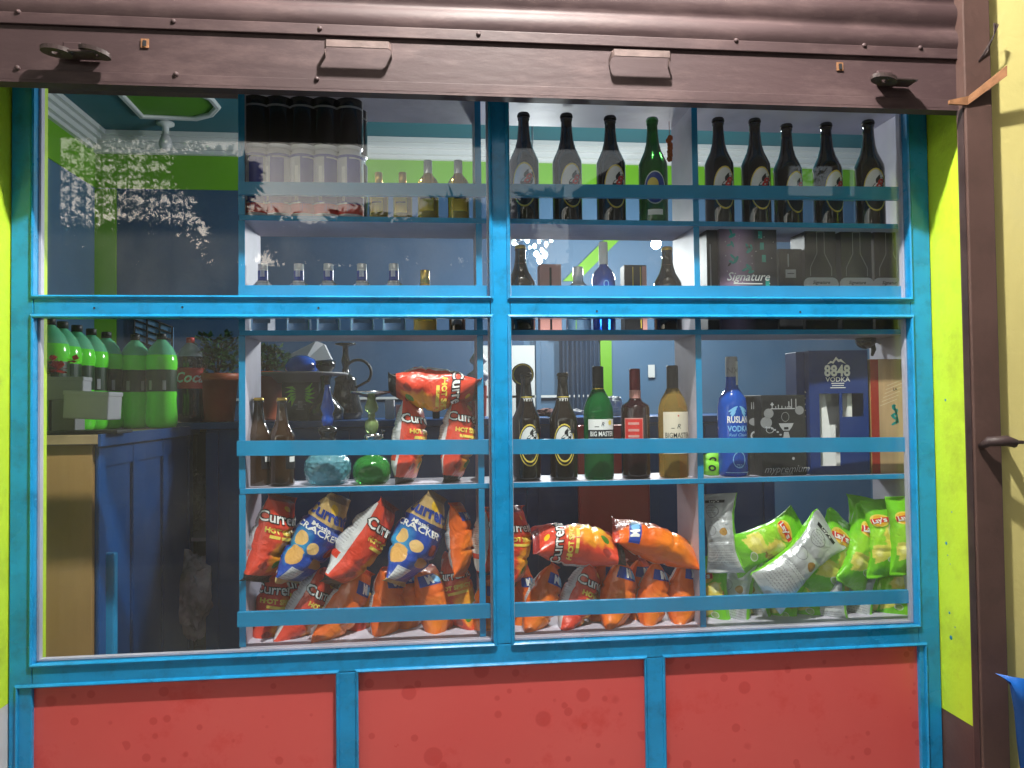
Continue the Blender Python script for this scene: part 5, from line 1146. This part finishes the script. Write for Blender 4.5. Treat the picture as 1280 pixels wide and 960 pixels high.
# black carton with green mask-like mark, blue dome, tray, hookahs and paper behind the left bay
def pz(py, Y, px=400): return at(px, py, Y).z
Y = YD+.08
def mk_(l, w_, H):
    f = flat_map(0, 0, 0)
    for s_ in (-1, 1):
        for k in range(5): l.decal(move2d(poly2d([(0, 0), (.045, .012), (.02, -.008)]), s_*.018, H*(.80-.045*k), (.5-.35*k) if s_ > 0 else math.pi-(.5-.35*k)), f, 0, .001+.0002*k)
    l.decal(rect2d(.05, .006, 1, 1, 0, H*.42), f, 1, .001); l.decal(rect2d(.035, .004, 1, 1, 0, H*.3), f, 1, .001); l.decal(rect2d(.02, .03, 1, 1, 0, H*.42), f, 1, .001)
carton('black_carton', 'black carton with jagged green marks on the back counter', 352, 398, 478, Y, CT2, [BLACKM, GREENPR, GREYPR], mk_, .12)
k = 1/ppm(376, Y)
t = thing('charcoal_stove', 'dark rimmed tray with a blue enamel dome on top of the black carton', 'brazier', (at(374, 478, Y).x, Y+.06, CT2+hgt(478, Y, CT2, 374)+.001))
mb = MB().lathe([(.0001, 0), (30*k, 0), (38*k, 8*k), (60*k, 10*k), (60*k, 12*k), (38*k, 12*k), (.0001, 11*k)], 36); mb.build('tray', GREYPR, t, False)
MB().lathe([(15*k, 11.5*k), (20*k, 16*k), (21*k, 22*k), (17*k, 30*k), (8*k, 35*k), (.0001, 36*k)], 30, c=(0, 0, 0)).build('enamel_dome', BGLASS, t, False)
t = thing('hookah', 'dark hookah bowl standing between the blue dome and the tall black hookah', 'hookah', (at(407, 500, Y).x, Y, CT2), 'hookahs on the back counter')
MB().lathe([(.0001, 0), (22*k, 0), (24*k, 14*k), (10*k, 30*k), (6*k, 40*k), (6*k, 52*k), (8*k, 56*k), (7*k, 62*k), (12*k, 68*k), (13*k, 76*k), (11*k, 76.5*k), (.0001, 70*k)], 28).build('hookah_body', BLACKG, t, False)
t = thing('hookah', 'tall black hookah with a looped hose on the back counter', 'hookah', (at(431, 500, Y+.1).x, Y+.14, CT2), 'hookahs on the back counter')
MB().lathe([(.0001, 0), (20*k, 0), (23*k, 10*k), (19*k, 24*k), (14*k, 50*k), (15*k, 55*k), (6*k, 60*k), (4*k, 70*k), (6*k, 78*k), (4*k, 88*k), (4*k, 98*k), (14*k, 100*k), (14*k, 102*k), (.0001, 102*k)], 28).build('hookah_body', BLACKG, t, False)
mb = MB(); mb.tube([(.01, -.05, 52*k)]+[((18+17*math.cos(a))*k, -.05, (62+17*math.sin(a))*k) for a in [math.pi-.3*i for i in range(0, 14)]], .0065, 8, 0); mb.tube([((33)*k, -.05, 52*k), (22*k, -.05, 46*k), (14*k, -.05, 42*k)], .006, 8, 1); mb.build('hose', [BLACKM, BEERB], t, False)
p = at(382, 440, YD+.4)
mb = MB(); V = [at(352, 448, YD+.38), at(395, 426, YD+.40), at(405, 430, YD+.42), at(414, 449, YD+.40), at(380, 452, YD+.38)]
mb.add([tuple(v) for v in V]+[tuple(v+Vector((0, .06, .0))) for v in V], [(0, 4, 3, 2, 1), (5, 6, 7, 8, 9)]+[(i, (i+1) % 5, (i+1) % 5+5, i+5) for i in range(5)]); 
t = tag(mb.build('white_lampshade', LACE), 'folded grey white cloth cover above the blue dome', 'cloth')
# things seen far right of the left bay / behind the third shelf
t = thing('lantern', 'small white lantern on the back counter seen beside the left bay divider', 'lantern', (at(598, 480, YD+.2).x, YD+.2, CT2)); k = 1/ppm(598, YD+.2)
MB().lathe([(.0001, 0), (8*k, 0), (9*k, 45*k), (14*k, 50*k), (14*k, 54*k), (6*k, 60*k), (6*k, 66*k), (11*k, 70*k), (10*k, 74*k), (3*k, 84*k), (.0001, 85*k)], 20).build('lantern_body', LACE, t, False)
MB().lathe([(9.5*k, 2*k), (10.5*k, 40*k)], 20).build('red_band', REDPL, t, False)
# small boxes on counter behind the standing bags
for i, (x0_, x1_, yt, m_, lb) in enumerate(((481, 492, 500, LACE, 'white'), (494, 504, 506, PINKP, 'pink'), (540, 549, 498, BLACKM, 'black'))):
    Y = YD+.10; a = at(x0_, 450, Y).x; b = at(x1_, 450, Y).x; tag(MB().box((a, Y, CT2+.0005), (b, Y+.06, pz(yt, Y, x0_)), 0, .002).build('cigarette_box', m_), lb+' small packet on the back counter behind the standing red bags', 'packet')
# red plastic chair behind the middle bay
a = at(722, 540, .95).x; b = at(812, 540, .95).x; zt = at(760, 531, .95).z; zb_ = at(760, 655, .95).z
t = thing('plastic_chair', 'red plastic chair standing before the back counter, behind the bottles', 'chair', ((a+b)/2, .95, FZ))
mb = MB(); mb.box((a, .95, FZ+.45), (b, .975, zt), 0, .012); mb.build('backrest', REDPL, t); MB().box((a-.01, .60, FZ+.42), (b+.01, .97, FZ+.449), 0, .01).build('seat', REDPL, t)
for x, y in ((a, .62), (b-.03, .62), (a, .94), (b-.03, .94)): MB().box((x, y, FZ), (x+.03, y+.03, FZ+.419), 0, .004).build('leg', REDPL, t)
#p = at(735, 640, .88); crumple('clear_wrapper', 'crumpled translucent wrapper hanging on the red chair', 'wrapper', (p.x, .89, p.z), .06, PETC, 5, (1.2, .5, 1))
# clutter on the counter behind middle bay
k = 1/ppm(655, YD)
t = thing('spare_tyre_cover', 'round black disc with a yellow rim behind the first oval labelled bottle', 'disc', (at(654, 470, .16).x, .17, Z3)); r = 14/ppm(654, .17); zc = at(654, 468, .17).z-Z3
mb = MB(); 
for rr_, y_, mi in ((r, 0, 0), (r*.93, -.001, 1), (r*.82, -.002, 0)):
    V, F = ell2d(rr_, rr_, n=28, rings=2); mb.add([(x, y_, zc+z) for x, z in V], F, mi)
V, F = ell2d(r, r, n=28, rings=1); mb.add([(x, .014, zc+z) for x, z in V], [tuple(reversed(f)) for f in F], 0)
mb.add([(r*math.cos(a), y, zc+r*math.sin(a)) for y in (0, .014) for a in [2*math.pi*i/28 for i in range(28)]], [(i, (i+1) % 28, (i+1) % 28+28, i+28) for i in range(28)], 0)
mb.box((-.02, .001, 0), (.02, .013, zc-r*.5), 0); mb.build('disc_body', [BLACKM, GOLDP], t, False); t['category'] = 'ornament'; t.name = 'round_ornament'
for i, (px, py, w_, m_, lb) in enumerate(((686, 520, 22, mat('maroon_cloth', (.12, .03, .03, 1), .8), 'maroon'), (718, 518, 16, LACE, 'grey'))):
    p = at(px, py, YD+.1); crumple('cloth_heap', lb+' crumpled cloth on the back counter behind the dark bottles', 'cloth', (p.x, YD+.1, CT2+.02), w_/ppm(px, YD)*.5, m_, 20+i, (1.4, 1, .5))
p = at(766, 512, YD+.15); crumple('white_bag', 'white crumpled carrier bag on the back counter between green and dark bottles', 'plastic bag', (p.x, YD+.15, CT2+.03), .045, WPLAST, 33, (1.1, .7, 1.3))
# hanging ornament near the right
p = at(1082, 425, .20); t = thing('hanging_ornament', 'dark round ornament hung on a red and white string above the navy carton', 'ornament', (p.x, .20, p.z))
MB().sphere((0, 0, 0), 12/ppm(1080, .2), 0, 18, .9).build('ball', BLACKG, t, False); mb = MB(); mb.tube([(0, 0, .02), (.012, 0, Z2-.016-p.z)], .0025, 6); mb.build('string', REDP, t, False)
mb = MB(); mb.tube([(.02, 0, -.0), (.026, 0, -.03), (.02, 0, -.05)], [.006, .008, .004], 8); mb.build('tassel', BLACKM, t, False)
# orange blossom garland seen on the top shelf
p = at(837, 195, .18); t = thing('marigold_garland', 'short orange flower garland hanging from the top board behind the green bottle', 'garland', (p.x, .18, ZTP-.004)); mb = MB(); rnd = random.Random(2)
for k in range(7):
    mb.sphere((rnd.uniform(-.004, .004), rnd.uniform(-.004, .004), -(k*.011)-(ZTP-.004-at(837, 172, .18).z)), .009, 0, 8)
mb.tube([(0, 0, 0), (0, 0, -.1)], .001, 5); mb.build('blossoms', mat('orange_petals', (.62, .12, .01, 1), .7), t, False)

# back wall furniture
Y = BW-.03
def wallbox(name, label, cat, x0, y0, x1, y1, m_, dep=.03, Yw=BW-.0245, parts=None):
    a = at(x0, y1, Yw); b = at(x1, y0, Yw); o = MB().box((a.x, Yw-dep, a.z), (b.x, Yw, b.z), 0, .002).build(name, m_); return tag(o, label, cat)
a = at(640, 560, Y); b = at(668, 430, Y)
t = thing('white_door', 'white panelled door on the back wall left of the dark curtain', 'door', (a.x, Y, FZ))
zt_ = at(650, 432, Y).z; MB().box((at(600, 450, Y).x, BW-.05, FZ), (at(668, 450, Y).x, BW-.0245, zt_), 0, .003).build('door_leaf', MOULD, t); MB().box((at(669, 450, Y).x, BW-.06, FZ), (at(675, 450, Y).x, BW-.0245, zt_+.06), 0, .003).build('door_frame', WALLB, t)
t = thing('curtain', 'dark striped curtain hanging on the back wall behind the dark bottles', 'curtain', (at(722, 450, Y).x, Y, FZ)); mb = MB(); x0 = at(698, 450, Y).x; x1 = at(747, 450, Y).x; zt_ = at(720, 424, Y).z; n = 60
V = []; 
for z in (FZ+.1, zt_):
    for i in range(n+1): V.append((x0+(x1-x0)*i/n, BW-.06+.02*math.sin(i*.9)+.008*math.sin(i*2.1), z))
mb.add(V, [(i, i+1, n+2+i, n+1+i) for i in range(n)], 0, True); mb.build('drape', mat('dark_curtain', (.02, .045, .09, 1), .8), t)
MB().tube([(x0-.03, BW-.06, zt_+.01), (x1+.03, BW-.06, zt_+.01)], .01, 8).build('curtain_rod', MOULD, t)
wallbox('switch_plate', 'white switch plate on the blue back wall between the maroon capped and golden bottles', 'switch', 810, 456, 818, 472, MOULD, .01)
o = MB().box((at(216, 497, Y).x, BW-.05, at(400, 500, Y).z), (at(742, 497, Y).x, BW-.0255, at(400, 497, Y).z)).build('cable_trunking', MOULD); tag(o, 'thin white cable trunking along the back wall above the counter', 'trunking')
# barred window
t = thing('barred_window', 'small inner window with dark bars on the back wall above the soda bottles', 'window', (at(192, 420, Y).x, Y, at(192, 440, Y).z))
Yw = BW-.04; cs = [at(169, 392, Yw), at(216, 409, Yw), at(216, 442, Yw), at(169, 425, Yw)]
MB().add([tuple(c) for c in cs]+[(c.x, c.y+.02, c.z) for c in cs], [(0, 3, 2, 1), (4, 5, 6, 7)]+[(i, (i+1) % 4, (i+1) % 4+4, i+4) for i in range(4)]).build('pane', mat('pale_pane', (.22, .42, .68, 1), .3), t)
mb = MB()
for k in range(5):
    f_ = k/4; a = cs[0].lerp(cs[3], f_); b = cs[1].lerp(cs[2], f_); mb.tube([(a.x, Yw-.01, a.z), (b.x, Yw-.01, b.z)], .007, 6)
for k in range(4):
    f_ = k/3; a = cs[0].lerp(cs[1], f_); b = cs[3].lerp(cs[2], f_); mb.tube([(a.x, Yw-.012, a.z), (b.x, Yw-.012, b.z)], .006, 6)
mb.build('bars', BLACKM, t)
# ceiling lamps in the room
p = ceil_pt(207, 153, CZ); t = thing('ceiling_lamp', 'small white lamp holder with unlit bulb on the teal ceiling beside the green medallion', 'lamp', (p.x, p.y, CZ))
MB().lathe([(.0001, -.001), (.05, -.001), (.05, -.015), (.02, -.03), (.02, -.07), (.028, -.08)], 20).build('lamp_holder', MOULD, t, False); MB().lathe([(.022, -.08), (.035, -.11), (.04, -.14), (.025, -.175), (.0001, -.18)], 20).build('bulb', WPLAST, t, False)
LAMP_Y = 2.0
p = at(820, 305, LAMP_Y); t = thing('lit_bulb', 'lit round bulb hanging in the room behind the dark bottle, second shelf', 'lamp', (p.x, LAMP_Y, CZ))
BULB = mat('lit_bulb', (1, .96, .9, 1), .3, emit=25)
MB().sphere((0, 0, p.z-CZ), .028, 0, 16).build('bulb', BULB, t, False); MB().tube([(0, 0, -.001), (0, 0, p.z-CZ+.03)], .004, 6).build('cord', BLACKM, t, False)
pl = bpy.data.lights.new('room_lamp', 'POINT'); pl.energy = 36; pl.color = (1, .97, .93); pl.shadow_soft_size = .06; lo = bpy.data.objects.new('room_lamp', pl); COL.objects.link(lo); lo.location = (p.x, LAMP_Y, p.z-.1)
p = at(667, 303, 1.6); t = thing('chandelier', 'small chandelier of white glowing petals in the room behind the second shelf', 'chandelier', (p.x, 1.6, CZ)); rnd = random.Random(6)
PET = mat('glowing_petal', (.8, .95, .93, 1), .4, emit=.55); fz = p.z-CZ; k = 1/ppm(667, 1.6)
MB().tube([(0, 0, -.001), (0, 0, fz+.05)], .005, 6).build('stem', MOULD, t, False)
for px, py in ((643, 301), (650, 298), (659, 300), (675, 299), (669, 306), (678, 311), (684, 303), (671, 316), (680, 320), (662, 309), (690, 298), (646, 307), (674, 325)):
    c = ((px-667)*k, rnd.uniform(-.05, .05), fz-(py-303)*k); MB().sphere((0, 0, 0), rnd.uniform(2, 3.6)*k, 0, 10, rnd.uniform(.9, 1.7)).build('petal', PET, t, False).location = c
cl2 = bpy.data.lights.new('chandelier_fill', 'POINT'); cl2.energy = 38; cl2.color = (.95, 1, 1); cl2.shadow_soft_size = .08; lo = bpy.data.objects.new('chandelier_fill', cl2); COL.objects.link(lo); lo.location = (p.x, 1.6, p.z-.12)  # fill light added at the chandelier to brighten the dim room
MB().tube([((-24)*k, 0, fz), (0, 0, fz+.03), (22*k, 0, fz), (5*k, 0, fz-20*k)], .003, 5).build('frame', BLACKM, t, False)

# ------------------------------------------------------------------ lamp under the canopy (its light makes the slanting shadows on the reveals)
t = thing('porch_lamp', 'bulb lamp fixed under the canopy in front of the shutter', 'lamp', (.15, -.92, CAN.z))
MB().lathe([(.0001, -.001), (.06, -.001), (.06, -.02), (.022, -.03), (.022, -.08)], 20).build('lamp_holder', MOULD, t, False)
MB().sphere((0, 0, -.115), .032, 0, 16, 1.15).build('bulb', BULB, t, False)
pl = bpy.data.lights.new('porch_light', 'POINT'); pl.energy = 285; pl.color = (1, .97, .90); pl.shadow_soft_size = .035; lo = bpy.data.objects.new('porch_light', pl); COL.objects.link(lo); lo.location = (.15, -.92, CAN.z-.16)

# ------------------------------------------------------------------ the street opposite (seen mirrored in the panes)
def leafmass(mb, c, rx, ry, rz, n, L, rnd, droop=0.0):
    for i in range(n):
        while True:
            q = Vector((rnd.uniform(-1, 1), rnd.uniform(-1, 1), rnd.uniform(-1, 1)))
            if q.length < 1: break
        p = Vector((c[0]+q.x*rx, c[1]+q.y*ry, c[2]+q.z*rz)); d = Vector((rnd.uniform(-1, 1), rnd.uniform(-1, 1), rnd.uniform(-1, .6)-droop)).normalized(); s_ = d.cross(Vector((rnd.uniform(-1, 1), rnd.uniform(-1, 1), .2))).normalized(); l_ = L*rnd.uniform(.6, 1.3)
        mb.add([p, p+d*l_*.4+s_*l_*.16, p+d*l_, p+d*l_*.4-s_*l_*.16], [(0, 1, 2, 3)])
rnd = random.Random(11)
for i, px in enumerate((88, 108, 126, 143, 160, 178, 196, 214, 232)):
    D = 6+rnd.uniform(-.5, .8); b = far(px, 420, D); tp = far(px+rnd.uniform(-4, 4), rnd.uniform(150, 185) if i not in (3, 6) else 170, D)
    t = thing('bamboo', ['bamboo stalk', 'leafy bamboo', 'slender bamboo'][i % 3]+' in the clump across the street, number %s from the left in the pane' % ORD[min(i, 6)], 'bamboo', (b.x, b.y, 0), 'bamboo across the street')
    t['label'] = 'slender leafy bamboo mirrored in the upper left pane'
    MB().tube([(b.x, b.y, 0), ((b.x+tp.x)/2, b.y, tp.z*.5), (tp.x, tp.y, tp.z)], [.02, .016, .005], 6).build('culm', BARK, t)
    mb = MB(); z = 1.4
    while z < tp.z+.05:
        f_ = z/tp.z; dens = .55+.45*(z/tp.z); 
        for s_ in (-1, 1): leafmass(mb, (b.x+(tp.x-b.x)*f_+s_*.10, b.y, z), .16, .16, .07, int(30*dens), .075, rnd, .3)
        z += .17
    mb.build('foliage', LEAFO, t)
def tree(label, px, py_top, D, rpx, seed, name='street_tree', n=1500, dens=1.0):
    rnd = random.Random(seed); b = far(px, 420, D); tp = far(px, py_top, D); k = 1/ (FPX/(D+2.03)); r = rpx*k; t = thing(name, label, 'tree', (b.x, b.y, 0))
    MB().tube([(b.x, b.y, 0), (b.x+.05, b.y, tp.z*.4), (b.x, b.y, tp.z*.8)], [.12, .09, .04], 8).build('trunk', BARK, t)
    mb = MB()
    for k2 in range(9):
        c = (b.x+rnd.uniform(-.6, .6)*r, b.y+rnd.uniform(-.5, .5)*r, tp.z-r*.55-rnd.uniform(0, 1)*max(.2, tp.z-r*1.1-.3)*.8)
        if k2 < 3: c = (b.x+(k2-1)*.45*r, b.y, tp.z-r*(.5+.12*abs(k2-1)))
        leafmass(mb, c, r*.6, r*.6, r*.5, n//9, .16, rnd)
    mb.build('crown', LEAFO, t)
tree('dark leafy tree mirrored right of the bamboo in the upper left pane', 272, 190, 6.5, 45, 1, n=6500)
for i, (px, pt, D, r_) in enumerate(((335, 262, 8, 50), (395, 280, 8.3, 45), (450, 258, 7.6, 42), (515, 272, 8, 45), (570, 246, 7.8, 40), (625, 262, 8.4, 45), (680, 238, 8, 35), (100, 275, 8.5, 60), (190, 268, 8.5, 60))):
    tree(['low', 'round', 'ragged', 'wide', 'spiky', 'full', 'thin', 'shadowy', 'bushy'][i]+' dark tree along the far side of the street, mirrored low in the panes', px, pt, D, r_, 30+i, 'roadside_tree', n=3000)
# dense hedge behind the trees
a = far(40, 330, 10); b = far(760, 330, 10); mb = MB(); mb.box((a.x-4, a.y-.6, 0), (b.x+2, a.y, a.z), 0)
rnd = random.Random(3)
for i in range(2600): leafmass(mb, (rnd.uniform(a.x-4, b.x+2), a.y, rnd.uniform(.3, a.z+.25)), .2, .25, .2, 1, .22, rnd)
tag(mb.build('hedge', LEAFO), 'long dark hedge closing the far side of the street', 'hedge')
# house across the street with slanting roof and an open terrace
D = 7.0; t = thing('opposite_house', 'dark two storey house across the street with a slanting roof edge', 'house', (far(900, 420, D).x, -D, 0))
f_ = lambda px, py: far(px, py, D)
pts = [f_(716, 520), f_(716, 248), f_(840, 168), f_(985, 110), f_(985, 520)]; pts[0].z = 0; pts[-1].z = 0
def slab(ps, th, name, m_): 
    n = len(ps); MB().add([(p.x, p.y, p.z) for p in ps]+[(p.x, p.y-th, p.z) for p in ps], [tuple(range(n)), tuple(reversed(range(n, 2*n)))]+[(i, i+n, (i+1) % n+n, (i+1) % n) for i in range(n)]).build(name, m_, t)
slab(pts, .3, 'gable_wall', HOUSE)
def blk(x0, y0, x1, y1, name): 
    a = f_(x0, y1); b = f_(x1, y0); zb0 = f_(x0, y0).z; za0 = f_(x0, y1).z; MB().box((a.x+.001, -D-.3, za0 if y1 < 500 else 0), (b.x-.001, -D, zb0)).build(name, HOUSE, t)
blk(985, 243, 1500, 520, 'lower_wall'); blk(985, 110, 1500, 196, 'upper_wall'); blk(1058, 197, 1064, 242, 'terrace_post'); blk(1087, 197, 1500, 242, 'side_wall')
MB().tube([f_(716, 246)+Vector((0, .05, 0)), f_(846, 164)+Vector((0, .05, 0))], .05, 6).build('roof_edge', HOUSE, t)
tree('garden tree behind the open terrace of the house opposite', 1005, 195, 10.5, 34, 77, 'garden_tree', n=260)
# dark upper storey / water tank structure
a = far(62, 100, 4.2); b = far(40, 480, 4.2)
MB()
t = thing('porch_pillar', 'square dark pillar holding the canopy edge at the left', 'pillar', (far(58, 300, 3.0).x, -3.0, 0)); MB().box((far(45, 300, 3.0).x, -3.05, 0), (far(67, 300, 3.0).x, -2.85, CAN.z-.001)).build('pillar_shaft', HOUSE, t)
